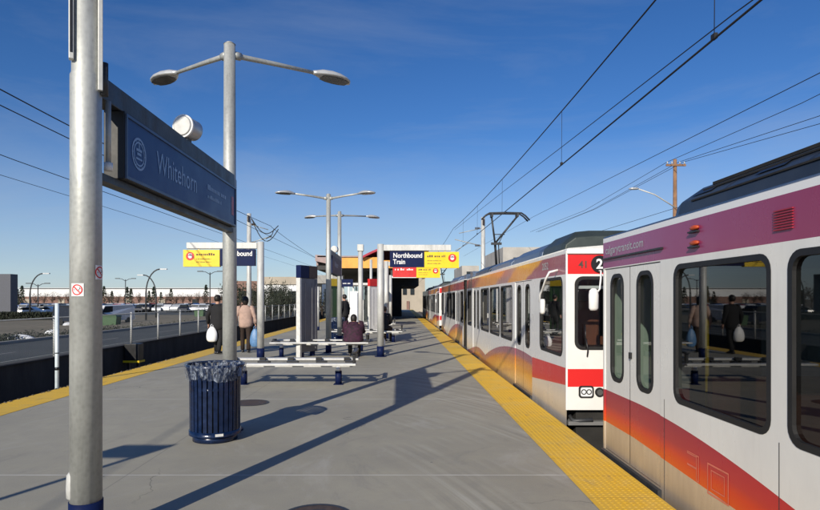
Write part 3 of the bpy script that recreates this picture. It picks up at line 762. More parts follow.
# ------------------------------------------------------------------ posts, lamps, sign
def base_band(g, x, y, r): pass
def lamp(name, label, x, y, r, dirn, top=4.85, rot=0., pairband=.30):
    E = thing(name, label, 'street lamp', (x, y, 0), 'double headed lamp posts along the platform')
    g = MB(); g.tube([(x, y, pairband), (x, y, 3.14), (x, y, 3.16), (x, y, top)], [r, r*.97, r*.88, r*.80], 28); g.build('pole', M['galv'], E)
    g = MB(); g.cyl((x, y), r*1.06, .012, pairband, 28); g.cyl((x, y), r*1.9, .0005, .02, 24); g.build('base_sleeve', M['navy'], E)
    g = MB(); g.cyl((x, y), r*.86, top+.001, top+.03, 20, r*.4); g.build('cap', M['galv'], E)
    for sx in (-1, 1):
        dv = Vector((sx*1.38*math.cos(rot)-dirn*1.1*math.sin(rot), dirn*1.1*math.cos(rot)+sx*1.38*math.sin(rot), 0)); L = dv.length; u = dv/L
        z0 = top - .12
        g = MB()
        st = Vector((x, y, z0)); pts = [st + u*(r*.6), st+u*.12, st + u*(L*.35) + Vector((0, 0, .03)), st + u*(L*.72) + Vector((0, 0, .06))]
        g.tube(pts, [.036, .034, .03, .024], 10); g.tube([st+u*(r*.5)+Vector((0, 0, -.0)), st+u*(r*.5+.1)], .05, 12)
        arm = g.build('arm', M['galv'], E)
        # head
        c0 = st + u*(L*.68) + Vector((0, 0, .055)); sd = u.cross(Vector((0, 0, 1))); n = 16
        prof_ = [(0, .03, .03), (.05, .05, .045), (.14, .10, .075), (.26, .145, .085), (.38, .155, .075), (.48, .135, .055), (.56, .09, .03), (.60, .03, .01)]
        g = MB(); rl = []
        for t, w, h in prof_:
            cc = c0 + u*t + Vector((0, 0, -.02*t))
            rl.append([cc + sd*w*math.cos(2*math.pi*k/n) + Vector((0, 0, 1))*(h*math.sin(2*math.pi*k/n) if math.sin(2*math.pi*k/n) > 0 else .025*math.sin(2*math.pi*k/n)) for k in range(n)])
        g.rings(rl); hd = g.build('lamp_head', M['lampgrey'], E)
        g = MB(); lv = []
        for t, w, h in prof_[2:7]:
            lv.append([c0 + u*t + sd*w*.78 + Vector((0, 0, -.036)), c0 + u*t - sd*w*.78 + Vector((0, 0, -.036))])
        vv = [[g.v(p) for p in q] for q in lv]
        for i in range(len(vv)-1): g.face([vv[i][0], vv[i][1], vv[i+1][1], vv[i+1][0]])
        g.build('lens', M['lampdark'], hd)
    return E
X1 = -2.10
p1 = lamp('lamp_post', 'nearest thick steel lamp post with round no smoking sticker, at the left foreground', P(86, 3.96), 3.96, .1, -1)
l1 = lamp('lamp_post', 'double lamp post behind the blue bin, at the far end of the name sign', -2.13, 7.42, .088, 1)
l2 = lamp('lamp_post', 'double lamp post beyond the grey totem, front one of the middle pair', P(328.5, 18.1), 18.1, .085, -.7)
l3 = lamp('lamp_post', 'double lamp post in the middle distance, rear one of its pair, slightly right', P(339.5, 21.7), 21.7, .085, .9)
# details on the near post
x0, y0 = P(86, 3.96), 3.96
vd = Vector((x0, y0, 0)).normalized(); rdv = Vector((vd.y, -vd.x, 0))
def sticker(ang, z, w, h):
    g = MB(); n = 7; half = w/.1/2
    rr_ = .1015
    A = []; B = []
    for i in range(n):
        a = ang - half + 2*half*i/(n-1)
        d = -vd*math.cos(a) + rdv*math.sin(a)
        A.append(g.v(Vector((x0, y0, z)) + d*rr_)); B.append(g.v(Vector((x0, y0, z+h)) + d*rr_))
    for i in range(n-1): g.face([A[i], A[i+1], B[i+1], B[i]])
    o = g.build('sticker', M['white'], p1)
    g = MB(); cz = z+h/2; k = 28
    def pt(a, dz): d = -vd*math.cos(a) + rdv*math.sin(a); return Vector((x0, y0, cz+dz)) + d*.1024
    R0, R1 = h*.33, h*.42
    for i in range(k):
        t0, t1 = 2*math.pi*i/k, 2*math.pi*(i+1)/k
        g.face([g.v(pt(ang+R1*math.cos(t)/.1*q, R1*math.sin(t)*q)) for t, q in ((t0, 1), (t1, 1), (t1, R0/R1), (t0, R0/R1))])
    for i in range(6):
        s0, s1 = -1+2*i/6, -1+2*(i+1)/6
        g.face([g.v(pt(ang+(R0*.71*s)/.1+e, -R0*.71*s)) for s, e in ((s0, -.06), (s1, -.06), (s1, .06), (s0, .06))])
    g.build('prohibition_ring', M['redsign'], o)
    g = MB()
    g.face([g.v(pt(ang+a/.1, b)) for a, b in ((-.022, -.003), (.016, -.003), (.016, .003), (-.022, .003))])
    g.face([g.v(pt(ang+a/.1, b)) for a, b in ((.018, .004), (.024, .004), (.018, .016), (.014, .016))]) 
    g.build('cigarette_mark', M['black'], o)
sticker(-.55, 1.668, .085, .085)
sticker(.95, 1.78, .075, .095)
g = MB()
for sdx in (-1, 1):
    c = Vector((x0, y0, 0)) - vd*.06 + rdv*sdx*.085
    zb_ = 3.04 if sdx > 0 else 3.22
    mt = Matrix.Translation((c.x, c.y, (zb_+4.5)/2)) @ Matrix.Rotation(-math.atan2(vd.x, vd.y), 4, 'Z')
    g.obox(mt, .03, .05, 4.5-zb_)
g.build('conduit_channel', M['galvw'], p1, bevel=.004)
g = MB(); c = Vector((x0, y0, 3.26)) - vd*.087 - rdv*.085
quad(g, c, rdv, (0, 0, 1), -.008, .008, 0, 1.1, .0)
g.build('channel_slot', M['black'], p1)
g = MB()
c = Vector((x0, y0, .39)) - rdv*.097
g.rings([[c + Vector((0, 0, dz)) + rdv*(.03-w*math.cos(a)) + (-vd)*(.045*k*math.sin(a)) for a in [q*math.pi/6 - math.pi/2*0 for q in range(12)]] for dz, w, k in ((-.085, .01, .5), (-.06, .05, 1), (.0, .052, 1), (.09, .048, 1), (.13, .02, .7))])
g.build('handhole_cover', M['galvw'], p1)
g = MB(); g.cyl((x0+.11, y0+.02), .028, 3.02, 3.24, 14); g.build('bracket_cap', M['darksteel'], p1)

# station name sign between the first two posts
sg = thing('station_name_sign', 'long navy station name sign hung between the two nearest lamp posts', 'sign', (-2.1, 5.7, 2.5))
g = MB(); g.box(-2.175, -2.045, 4.05, 7.335, 3.035, 3.195); g.build('beam', M['darksteel'], sg, bevel=.008)
g = MB(); g.box(-2.165, -2.010, 4.32, 7.24, 2.53, 3.03); g.build('housing', M['rubber'], sg, bevel=.006)  # black base stands in for the shaded recess at the sign's end
g = MB(); g.box(-2.16, -2.06, 4.06, 7.335, 2.475, 2.527); g.build('lower_bar', M['darksteel'], sg)
g = MB(); fx = -2.009
g.box(fx, fx+.014, 4.325, 7.235, 2.990, 3.012); g.box(fx, fx+.014, 4.325, 7.235, 2.535, 2.556); g.box(fx, fx+.014, 4.325, 4.345, 2.557, 2.989); g.box(fx, fx+.014, 7.215, 7.235, 2.557, 2.989)
g.build('face_frame', M['signframe'], sg)
g = MB(); quad(g, (fx+.003, 4.345, 2.556), (0, 1, 0), (0, 0, 1), 0, 2.87, 0, .434); fc = g.build('sign_face', M['signblue'], sg)
M['signtext'] = simple('sign_lettering_pale_blue', (.22, .32, .50), .4)
ux, uz = (0, 1, 0), (0, 0, 1)
g = MB(); add_text(g, 'Whitehorn', (fx+.005, 4.88, 2.70), ux, uz, .26, .001, sx=.83); g.build('station_name', M['signtext'], fc)
g = MB(); rnd = random.Random(5)
scribble(g, (fx+.005, 6.18, 2.80), ux, uz, .66, .055, .001, rnd); g.build('small_lettering', M['signtext'], fc); g = MB(); scribble(g, (fx+.005, 6.18, 2.71), ux, uz, .48, .04, .001, rnd); g.build('small_lettering', M['signtext'], fc)
g = MB(); c = (fx+.005, 4.55, 2.765)
disc(g, c, ux, uz, .125, .108, 28, .001); disc(g, c, ux, uz, .095, .082, 28, .001)
for k in range(12):
    a = k*math.pi/6; d = Vector((0, math.cos(a), math.sin(a)))
    quad(g, Vector(c)+d*.10, d.cross(Vector((1, 0, 0))), d, -.006, .006, 0, .01, .0)
quad(g, c, ux, uz, -.05, .05, .02, .04, .001); quad(g, c, ux, uz, -.035, .035, -.01, .01, .001); quad(g, c, ux, uz, -.055, .055, -.045, -.03, .001); quad(g, c, ux, uz, -.008, .008, .04, .08, .001)
g.build('emblem', M['signtext'], fc)
g = MB(); quad(g, (fx+.005, 7.06, 2.66), ux, uz, 0, .09, 0, .22, .001); g.build('small_panel', M['maroon'], fc)
g = MB(); g.cyl((-2.03, 4.12), .018, 2.6, 3.03, 12); g.build('conduit', M['galv'], sg)
g = MB(); g.cyl((-2.03, 4.12), .030, 2.545, 2.60, 14); g.build('conduit_fitting', M['white'], sg)
# loudspeaker on the beam
sp = thing('loudspeaker', 'round white loudspeaker sitting on top of the station name sign beam', 'loudspeaker', (-2.1, 5.85, 3.195))
ax = Vector((.25, .95, 0)).normalized(); cc = Vector((-2.10, 5.72, 3.33))
g = MB(); g.tube([cc, cc+ax*.03], .112, 32); f_ = g.build('front_rim', M['white'], sp)
g = MB(); g.tube([cc-ax*.012, cc-ax*.001], [.085, .098], 32); g.build('grille', M['whited'], f_)
g = MB(); g.tube([cc+ax*.031, cc+ax*.05, cc+ax*.19, cc+ax*.22], [.100, .104, .10, .075], 32); g.build('drum', M['lampgrey'], sp)
g = MB(); g.box(-2.12, -2.06, 5.74, 5.86, 3.1955, 3.235); g.tube([cc+ax*.05-Vector((.0, 0, .1)), cc+ax*.12-Vector((0, 0, .14))], .018, 8)
g.build('bracket', M['darksteel'], sp)
# middle pair's sign
sg2 = thing('station_name_sign', 'station name sign seen edge on between the middle pair of lamp posts', 'sign', (-2.18, 19.9, 2.5))
xm = -2.19
g = MB(); g.box(xm-.07, xm+.06, 18.2, 21.6, 3.035, 3.195); g.build('beam', M['darksteel'], sg2)
g = MB(); g.box(xm-.06, xm+.1, 18.5, 21.4, 2.475, 3.03); g.build('housing', M['navy'], sg2)
g = MB(); add_text(g, 'Whitehorn', (xm+.103, 19.1, 2.70), ux, uz, .27, .001, sx=.92); g.build('station_name', M['signtext'], sg2)
sp2 = dup(sp, (xm, 20.0, 3.195), 'distant white loudspeaker on the beam between the middle lamp posts')

# litter bins
def make_bin(x, y, label):
    E = thing('litter_bin', label, 'litter bin', (x, y, 0), 'blue slatted litter bins')
    n = 30
    g = MB()
    for k in range(n):
        a = 2*math.pi*k/n; d = Vector((math.cos(a), math.sin(a), 0)); t = Vector((-d.y, d.x, 0)); w = .022
        path = [(.285, .09), (.288, .5), (.290, .70), (.305, .79), (.33, .86), (.335, .875)]
        A = []
        for r_, z in path:
            A.append([g.v(Vector((x, y, z)) + d*r_ + t*q*w + d*e) for q, e in ((-1, 0), (1, 0), (1, -.009), (-1, -.009))])
        for i in range(len(A)-1):
            for j in range(4): g.face([A[i][j], A[i][(j+1) % 4], A[i+1][(j+1) % 4], A[i+1][j]])
        g.face(A[-1]); g.face(A[0])
    g.build('slats', M['binblue'], E)
    def ring(r0, r1, z0, z1):
        g = MB(); n2 = 36
        g.rings([[(x+r*math.cos(2*math.pi*k/n2), y+r*math.sin(2*math.pi*k/n2), z) for k in range(n2)] for r, z in ((r1, z0), (r1, z1), (r0, z1), (r0, z0), (r1, z0))], False)
        return g
    ring(.318, .340, .868, .895).build('rim', M['binblue'], E)
    ring(.262, .296, .075, .13).build('lower_band', M['binblue'], E)
    ring(.268, .2750, .60, .64).build('hoop', M['binblue'], E)
    g = MB(); g.cyl((x, y), .255, .003, .075, 32); g.build('foot', M['binblue'], E)
    g = MB(); g.cyl((x, y), .255, .10, .72, 28); g.build('inner_drum', M['black'], E)
    g = MB(); rr_ = random.Random(9); n2 = 56; rl = []
    wob = [rr_.uniform(-1, 1) for _ in range(n2)]; w2 = [rr_.uniform(-1, 1) for _ in range(n2)]
    for j, (r_, z) in enumerate(((.27, .76), (.315, .885), (.338, .902), (.352, .89), (.345, .84), (.325, .78), (.318, .745))):
        k_ = (0, .003, .006, .008, .012, .014, .014)[j]
        rl.append([(x+(r_+k_*wob[k]*(1 if j % 2 else -.6)+.006*math.sin(k*.9))*math.cos(2*math.pi*k/n2), y+(r_+k_*wob[k])*math.sin(2*math.pi*k/n2), z+(k_*1.2*w2[k] if j < 5 else -.035*abs(math.sin(k*.21+1))-.02*w2[k])) for k in range(n2)])
    g.rings(rl, False, True); g.build('bin_liner', M['liner'], E)
    g = MB(); a = -1.12; d = Vector((math.cos(a), math.sin(a), 0)); t = Vector((-d.y, d.x, 0))
    quad(g, Vector((x, y, .09)) + d*.299, t, (0, 0, 1), -.045, .045, 0, .03, 0); g.build('maker_plate', M['whited'], E)
    g = MB(); g.box(x+.30, x+.345, y-.13, y-.09, .76, .86); g.build('latch', M['binblue'], E)
    return E
bn = make_bin(-2.165, 6.95, 'blue slatted litter bin with crumpled liner at the foot of the near lamp post')
dup(bn, (P(336.5, 24.0), 24.0, 0), 'small distant blue litter bin left of the seated person')

# platform direction signs
def dir_sign(label, x, y, sgn, words, first=True, navymat='navy', grp='hanging direction signs on single posts'):
    E = thing('direction_sign', label, 'sign', (x, y, 0), grp)
    g = MB(); g.cyl((x, y), .095, .30, 3.22, 24); g.build('post', M['galvw'], E)
    g = MB(); g.cyl((x, y), .105, .015, .30, 24); g.cyl((x, y), .17, .0005, .018, 20); g.build('base_sleeve', M['navy'], E)
    g = MB(); a, b = sorted((x+sgn*.09, x+sgn*2.02)); g.box(a, b, y-.06, y+.06, 3.03, 3.20); g.build('arm', M['galvw'], E, bevel=.01)
    yf = y-.07
    xa, xb, xc = (x+.27, x+1.25, x+2.24) if sgn > 0 else (x-.14, x-1.10, x-2.10)
    g = MB(); a, b = sorted((xa, xb)); g.box(a, b, y-.07, y+.07, 2.56, 3.015); n1 = g.build('destination_panel', M[navymat], E)
    g = MB()
    tw = a+.09
    if len(words) == 2:
        add_text(g, words[0], (tw, yf-.003, 2.83), (1, 0, 0), (0, 0, 1), .19, .0, bold=.02, sx=.86); add_text(g, words[1], (tw, yf-.003, 2.65), (1, 0, 0), (0, 0, 1), .19, .0, bold=.02, sx=.86)
    g.build('lettering', M['white'], n1)
    a, b = sorted((xb+sgn*.004, xc))
    g = MB(); g.box(a, b, y-.072, y+.072, 2.535, 2.995); n2 = g.build('notice_panel', M['yellowsign'], E)
    cx = b-.19 if sgn > 0 else a+.19
    g = MB(); disc(g, (cx, yf-.005, 2.82), (1, 0, 0), (0, 0, 1), .115, 0, 24, 0); g.build('symbol_disc', M['redsign'], n2)
    g = MB(); disc(g, (cx, yf-.008, 2.815), (1, 0, 0), (0, 0, 1), .055, 0, 14, 0)
    for q in range(4): quad(g, (cx-.045+q*.024, yf-.008, 2.83), (1, 0, 0), (0, 0, 1), 0, .018, 0, .06+.012*(q in (1, 2)))
    g.build('hand_symbol', M['white'], n2)
    g = MB(); rnd = random.Random(int(abs(x)*100)); tx = a+.08 if sgn > 0 else a+.36
    scribble(g, (tx, yf-.005, 2.84), (1, 0, 0), (0, 0, 1), .52, .065, 0, rnd); g.build('small_lettering', M['rust'], n2); g = MB()
    scribble(g, (tx, yf-.005, 2.73), (1, 0, 0), (0, 0, 1), .40, .028, 0, rnd); g.build('small_lettering', M['rust'], n2); g = MB(); scribble(g, (tx, yf-.005, 2.65), (1, 0, 0), (0, 0, 1), .40, .028, 0, rnd)
    g.build('small_lettering', M['rust'], n2)
    for xx in (xa+sgn*.3, xb+sgn*.6): g = MB(); g.box(xx-.03, xx+.03, y-.02, y+.02, 3.0, 3.04); g.build('hanger', M['galvw'], E)
    return E
sN = dir_sign('navy and yellow Northbound Train sign on a post right of centre', -.53, 16.9, 1, ('Northbound', 'Train'))
sS = dir_sign('navy and yellow direction sign hung left over the platform behind the lamp post', -3.80, 16.2, -1, ('Southbound', 'Train'))
sR = dir_sign('red and yellow sign just behind and below the Northbound Train sign', -.53, 24.6, 1, ('', ''), navymat='redsign')
# text on the red one
g = MB(); rnd = random.Random(8)
scribble(g, (-.17, 24.52, 2.84), (1, 0, 0), (0, 0, 1), .4, .09, 0, rnd); g.build('small_lettering', M['white'], sR); g = MB(); scribble(g, (.32, 24.52, 2.84), (1, 0, 0), (0, 0, 1), .28, .08, 0, rnd)
g.build('small_lettering', M['white'], sR)

# post with flag sign standing out of frame at left, whose shadow crosses the platform
E = thing('flag_sign', 'slim sign post left of the nearest lamp post, seen by its shadow on the platform', 'sign', (-4.76, 1.22, 0))
g = MB(); g.cyl((-4.76, 1.22), .035, 0, 2.62, 14); g.build('post', M['galv'], E)
g = MB(); g.box(-5.30, -4.72, 1.20, 1.24, 2.36, 2.61); g.build('panel', M['navy'], E)

# benches
def bench(label, xa, xb, y, dark_arm=True):
    E = thing('bench', label, 'bench', ((xa+xb)/2, y, 0), 'backless white slatted benches on blue legs')
    g = MB(); g.box(xa, xb, y-.50, y-.30, .405, .445); s1 = g.build('seat_rail', M['whited'], E, bevel=.012)
    g = MB(); g.box(xa, xb, y+.22, y+.42, .435, .475); g.build('seat_rail', M['whited'], E, bevel=.012)
    g = MB(); n = max(3, int((xb-xa)/.55))
    for i in range(n+1):
        xx = xa+.12+(xb-xa-.24)*i/n
        g.box(xx-.03, xx+.03, y-.3, y+.22, .385, .42); g.box(xx-.07, xx+.07, y-.22, y+.1, .40, .44)
        g.box(xx-.10, xx+.10, y-.29, y-.19, .43, .475); g.box(xx-.16, xx-.05, y+.12, y+.21, .43, .50)
    g.build('seat_bracket', M['black'], E)
    g = MB(); g.box(xa+.1, xb-.1, y-.08, y-.0, .34, .385); g.build('beam', M['galvw'], E)
    for xx in (xa+.25, xb-.37):
        g = MB(); g.cyl((xx, y-.04), .05, .25, .345, 14); lg = g.build('leg', M['white'], E)
        g = MB(); g.cyl((xx, y-.04), .065, .01, .26, 16); g.box(xx-.09, xx+.09, y-.13, y+.05, .0005, .012); g.build('leg_sleeve', M['navy'], lg)
    g = MB(); g.box(xb-.07, xb-.015, y-.42, y-.36, .446, .62); g.box(xb-.07, xb-.015, y+.28, y+.34, .476, .62); g.box(xb-.08, xb-.005, y-.45, y+.38, .62, .665)
    g.build('armrest', M['black'], E, bevel=.008)
    return E
b1 = bench('nearest white bench on blue legs stretching right from the lamp post', -3.25, -.80, 11.45)
b2 = bench('second white bench, behind the grey totem, where the plum coated person sits', -3.6, -.85, 16.85)
dup(b2, ((-3.6-.85)/2+1.0, 22.6, 0), 'third white bench beyond the seated person, near the right sign post')
dup(b2, (-1.55, 29.5, 0), 'distant white bench just before the canopy, partly hidden by posts')

# totems
def totem(label, x, y, ang, topmats, face, w=.95, h=2.63):
    E = thing('info_totem', label, 'totem', (x, y, 0), 'information totems on the platform')
    rot = Matrix.Translation((x, y, 0)) @ Matrix.Rotation(ang, 4, 'Z')
    def ob(cx, cy, z0, z1, sx, sy, nm, mt, par=E, bv=.006):
        g = MB(); g.obox(rot @ Matrix.Translation((cx, cy, (z0+z1)/2)), sx, sy, z1-z0); return g.build(nm, mt, par, bevel=bv)
    ob(0, -w/2+.02, .015, h-.36, .13, .09, 'edge_post', M['whited'])
    ob(0, w/2-.02, .12, h-.36, .13, .10, 'edge_post', face)
    b = ob(0, 0, .14, h-.36, .10, w-.145, 'panel', face)
    ob(0, -w/4-.01, h-.355, h, .16, w/2, 'header', topmats[0]); ob(0, w/4+.01, h-.355, h, .16, w/2, 'header', topmats[1])
    for q in (-.14, .16): ob(.053, q*w*1.4, .35, h-.5, .012, .016, 'trim_strip', M['totemtrim'], b, 0)
    for q in (-w/3, w/3): ob(0, q, .003, .14, .12, .10, 'foot', M['navy'])
    return E
M['totemtrim'] = simple('totem_trim', (.2, .2, .21), .5)
M['totemface'] = simple('shaded_grey_totem_face', (.15, .15, .17), .4, 0, .15, 4)  # wide side coloured darker than the lit white edge, as in shade
totem('tall shade grey information totem with navy and brown header by the near benches', P(307, 16.9), 16.9, R(-24), (M['navy'], M['rust']), M['totemface'], w=.86, h=2.6)
totem('distant white totem with a red header left of the right sign post', P(375.5, 29), 29.0, R(-40), (M['redsign'], M['redsign']), M['white'])
totem('distant totem with a yellow header between the middle lamp posts', P(334.5, 29), 28.6, R(-30), (M['yellowsign'], M['yellowsign']), M['greenp'])
# plain posts
def plain_post(label, x, y, h, r, cap, mat='galvw'):
    E = thing('post', label, 'post', (x, y, 0))
    g = MB(); g.cyl((x, y), r, .2, h, 18); g.build('shaft', M[mat], E)
    g = MB(); g.cyl((x, y), r*1.1, 0.01, .2, 18); g.build('base_sleeve', M['navy'], E)
    if cap: g = MB(); g.box(x-.1, x+.1, y-.1, y+.1, h+.001, h+.22); g.build('camera_box', M['galvw'], E, bevel=.02)
    return E
plain_post('pale post with a square box on top behind the seated person', P(360.5, 18.6), 18.6, 3.15, .075, True)
plain_post('thin pale post left of the red headed totem', P(371, 30), 30, 3.65, .07, False)
plain_post('pale post before the canopy, left of the dark tunnel', P(390.5, 36), 36, 3.1, .09, False)
plain_post('pale post near the left totem and the middle lamp posts', P(318, 31), 31, 2.3, .07, False)
E = thing('marker_post', 'thin bluish white post at the left platform edge beyond the yellow strip', 'post', (P(57, 11.35), 11.35, 0))
g = MB(); g.cyl((P(57, 11.35), 11.35), .036, -.6, 1.57, 14); g.build('shaft', simple('pale_blue_paint', (.62, .70, .74), .4), E)
g = MB(); g.cyl((P(57, 11.35), 11.35), .038, .28, .34, 14); g.cyl((P(57, 11.35), 11.35), .038, .60, .62, 14); g.build('dark_band', M['black'], E)

# manholes
for px, y, r_, lb in ((250, 9.36, .27, 'brown round manhole cover right of the blue bin'), (316, 4.46, .25, 'brown manhole cover cut off by the bottom frame edge')):
    x = P(px, y)
    E = thing('manhole_cover', lb, 'manhole cover', (x, y, 0))
    g = MB(); g.cyl((x, y), r_, .0008, .006, 32)
    g.build('lid', M['rust'], E)
    g = MB(); disc(g, (x, y, .0075), (1, 0, 0), (0, 1, 0), r_+.025, r_-.01, 32, 0); disc(g, (x, y, .0075), (1, 0, 0), (0, 1, 0), r_*.6, r_*.54, 24, 0); g.build('ring', M['darksteel'], E)
# trackside box
E = thing('trackside_box', 'small black equipment box with yellow base against the retaining wall', 'equipment box', (P(134, 20.3), 20.3, -1.08))
xx = P(134, 20.3)
g = MB(); g.box(xx-.25, xx+.25, 20.1, 20.5, -.45, .12); g.build('cabinet', M['black'], E, bevel=.02)
g = MB(); g.box(xx-.28, xx+.28, 20.08, 20.52, -.52, -.451); g.build('yellow_base', M['yellowsign'], E); g = MB(); g.box(xx-.2, xx-.12, 20.2, 20.3, -1.08, -.52); g.box(xx+.12, xx+.2, 20.2, 20.3, -1.08, -.52); g.build('base', M['black'], E)

# ------------------------------------------------------------------ people
def skin_mesh(name, verts, edges, mat, parent, sub=1):
    me = bpy.data.meshes.new(name); me.from_pydata([v[0] for v in verts], edges, [])
    o = bpy.data.objects.new('tmp', me); COL.objects.link(o)
    sk = o.modifiers.new('s', 'SKIN'); sk.use_smooth_shade = True
    for i, v in enumerate(verts):
        r = v[1]; me.skin_vertices[0].data[i].radius = (r, r) if not hasattr(r, '__len__') else r
    me.skin_vertices[0].data[0].use_root = True
    ss = o.modifiers.new('u', 'SUBSURF'); ss.levels = sub; ss.render_levels = sub
    dg = bpy.context.evaluated_depsgraph_get(); dg.update()
    m2 = bpy.data.meshes.new_from_object(o.evaluated_get(dg)); bpy.data.objects.remove(o)
    m2.name = name; m2.materials.clear(); m2.materials.append(mat)
    for p in m2.polygons: p.use_smooth = True
    r = bpy.data.objects.new(name, m2); COL.objects.link(r); r.parent = parent
    return r
def person(label, x, y, heading, J, coat, trous, coat_len, hair='short', hood=False, puffy=1., s=1.0, z=0):
    """J: joints in local space (x right, y forward, z up); figure turned by heading"""
    E = thing('person', label, 'person', (x, y, z)); E.rotation_euler.z = heading; E.scale = (s, s, s)
    # body
    V = []; Ed = []
    def av(p, r): V.append((p, r)); return len(V)-1
    pel = av(J['pel'], (.14, .10)); ch = av(J['chest'], (.15, .10)); nk0 = av(J['neck'], (.06, .06)); hd0 = av(J['jaw'], (.065, .075)); hd = av(J['head'], (.082, .10)); cr = av(J['crown'], (.055, .065))
    Ed += [(pel, ch), (ch, nk0), (nk0, hd0), (hd0, hd), (hd, cr)]
    hands = []
    for sd in ('l', 'r'):
        sh, el, wr = [av(J[k+sd], r) for k, r in (('sh', .055), ('el', .042), ('wr', .028))]
        pr = Vector(J['wr'+sd]); d = (pr - Vector(J['el'+sd])).normalized(); pm = av(tuple(pr + d*.06), (.035, .022)); Ed += [(ch, sh), (sh, el), (el, wr), (wr, pm)]
        side = Vector((0, 1, 0)) if abs(d.y) < .8 else Vector((1, 0, 0))
        for k in range(4):
            off = side*(-.028+.019*k); L = (.062, .075, .07, .055)[k]
            a = av(tuple(pr + d*.085 + off), .0095); b = av(tuple(pr + d*(.085+L*.5) + off + side.cross(d)*.008), .009); c = av(tuple(pr + d*(.085+L*.85) + off + side.cross(d)*.026), .008)
            Ed += [(pm, a), (a, b), (b, c)]
        a = av(tuple(pr + d*.035 + side*.04), .011); b = av(tuple(pr + d*.075 + side*.055), .010); Ed += [(pm, a), (a, b)]
        hp, kn, an, to = [av(J[k+sd], r) for k, r in (('hp', .085), ('kn', .06), ('an', .04), ('to', .035))]
        Ed += [(pel, hp), (hp, kn), (kn, an), (an, to)]
    body = skin_mesh('body', V, Ed, M['skin'], E)
    # face features at small scale: eyes and nose
    hc = Vector(J['head'])
    fw = Vector(J.get('face', (0, 1, 0))).normalized(); rt = fw.cross(Vector((0, 0, 1))).normalized()
    g = MB()
    for q in (-1, 1): g.tube([hc + fw*.088 + rt*q*.032 + Vector((0, 0, .005)), hc + fw*.098 + rt*q*.032 + Vector((0, 0, .005))], .012, 8)
    g.build('eyes', M['black'], E, local=True)
    # hair or hood
    n = 18
    g = MB(); rl = []
    prf = ((-.14, .055), (-.09, .085), (-.03, .103), (.04, .106), (.09, .088), (.125, .05), (.138, .01)) if hair == 'long' else ((-.06, .075), (-.03, .098), (.03, .104), (.08, .09), (.115, .055), (.13, .01))
    if hood: prf = ((-.17, .14), (-.12, .135), (-.04, .135), (.05, .132), (.12, .10), (.155, .05), (.165, .01))
    bk = -fw*.022
    for dz, r_ in prf:
        rl.append([hc + bk + Vector((0, 0, dz)) + rt*math.cos(2*math.pi*k/n)*r_*.92 + fw*math.sin(2*math.pi*k/n)*r_*(1.1 if math.sin(2*math.pi*k/n) < 0 else (.62 if dz < .07 else .98)) for k in range(n)])
    g.rings(rl); hr = g.build('hood' if hood else 'hair', coat if hood else M['hair'], E, local=True)
    # coat: torso + sleeves
    g = MB(); rl = []
    pe = Vector(J['pel']); ck = Vector(J['chest']); nk = Vector(J['neck'])
    up = (ck - pe).normalized()
    hem = pe - up*coat_len if not J.get('sit') else pe - up*max(.10, coat_len)
    sc = [(hem, .205, .155), (pe, .20, .15), (pe.lerp(ck, .45), .175, .125), (ck, .205, .135), (ck.lerp(nk, .45), .20, .115), (ck.lerp(nk, .8), .13, .09), (nk+Vector((0, 0, .03)), .075, .075)]
    for i, (c, a, b) in enumerate(sc):
        a *= puffy; b *= puffy
        rl.append([c + Vector((1, 0, 0))*a*math.cos(2*math.pi*k/20)*(1+.03*math.sin(k*2.3+i)) + Vector((0, 1, 0))*b*math.sin(2*math.pi*k/20)*(1+.03*math.cos(k*1.7+i)) for k in range(20)])
    g.rings(rl); jk = g.build('coat', coat, E, local=True)
    md = jk.modifiers.new('s', 'SUBSURF'); md.levels = md.render_levels = 1
    for sd in ('l', 'r'):
        a, b, c = [Vector(J[k+sd]) for k in ('sh', 'el', 'wr')]
        g = MB(); g.tube([a.lerp(ck, .12)+Vector((0, 0, .012)), a, a.lerp(b, .5), b, b.lerp(c, .5), c.lerp(b, .06)], [q*puffy for q in (.062, .075, .066, .058, .053, .044)], 12); g.build('sleeve', coat, E, local=True)
        a, b, c = [Vector(J[k+sd]) for k in ('hp', 'kn', 'an')]
        g = MB(); g.tube([a+Vector((0, 0, .05)) if not J.get('sit') else a-Vector((0, .04, 0)), a.lerp(b, .15), a.lerp(b, .6), b, b.lerp(c, .45), c+Vector((0, 0, .0))], [.105, .103, .085, .072, .066, .062], 12); g.build('trouser_leg', trous, E, local=True)
        t = Vector(J['to'+sd]); d = (t-c); d.z = 0; d = d.normalized() if d.length > .01 else Vector((0, 1, 0))
        zf = min(c.z, t.z) - .075
        g = MB(); sdv = d.cross(Vector((0, 0, 1))); base = c + Vector((0, 0, 0)); rl = []
        for tt, w, h in ((-.09, .02, .05), (-.07, .04, .09), (0, .045, .105), (.08, .05, .075), (.15, .046, .055), (.185, .02, .035)):
            cc_ = Vector((base.x, base.y, max(0.0, c.z-.085))) + d*tt
            rl.append([cc_ + sdv*w*math.cos(q*math.pi/5) + Vector((0, 0, (h/2)*(1+math.sin(q*math.pi/5)))) for q in range(10)])
        g.rings(rl); g.build('shoe', M['black'], E, local=True)
    return E
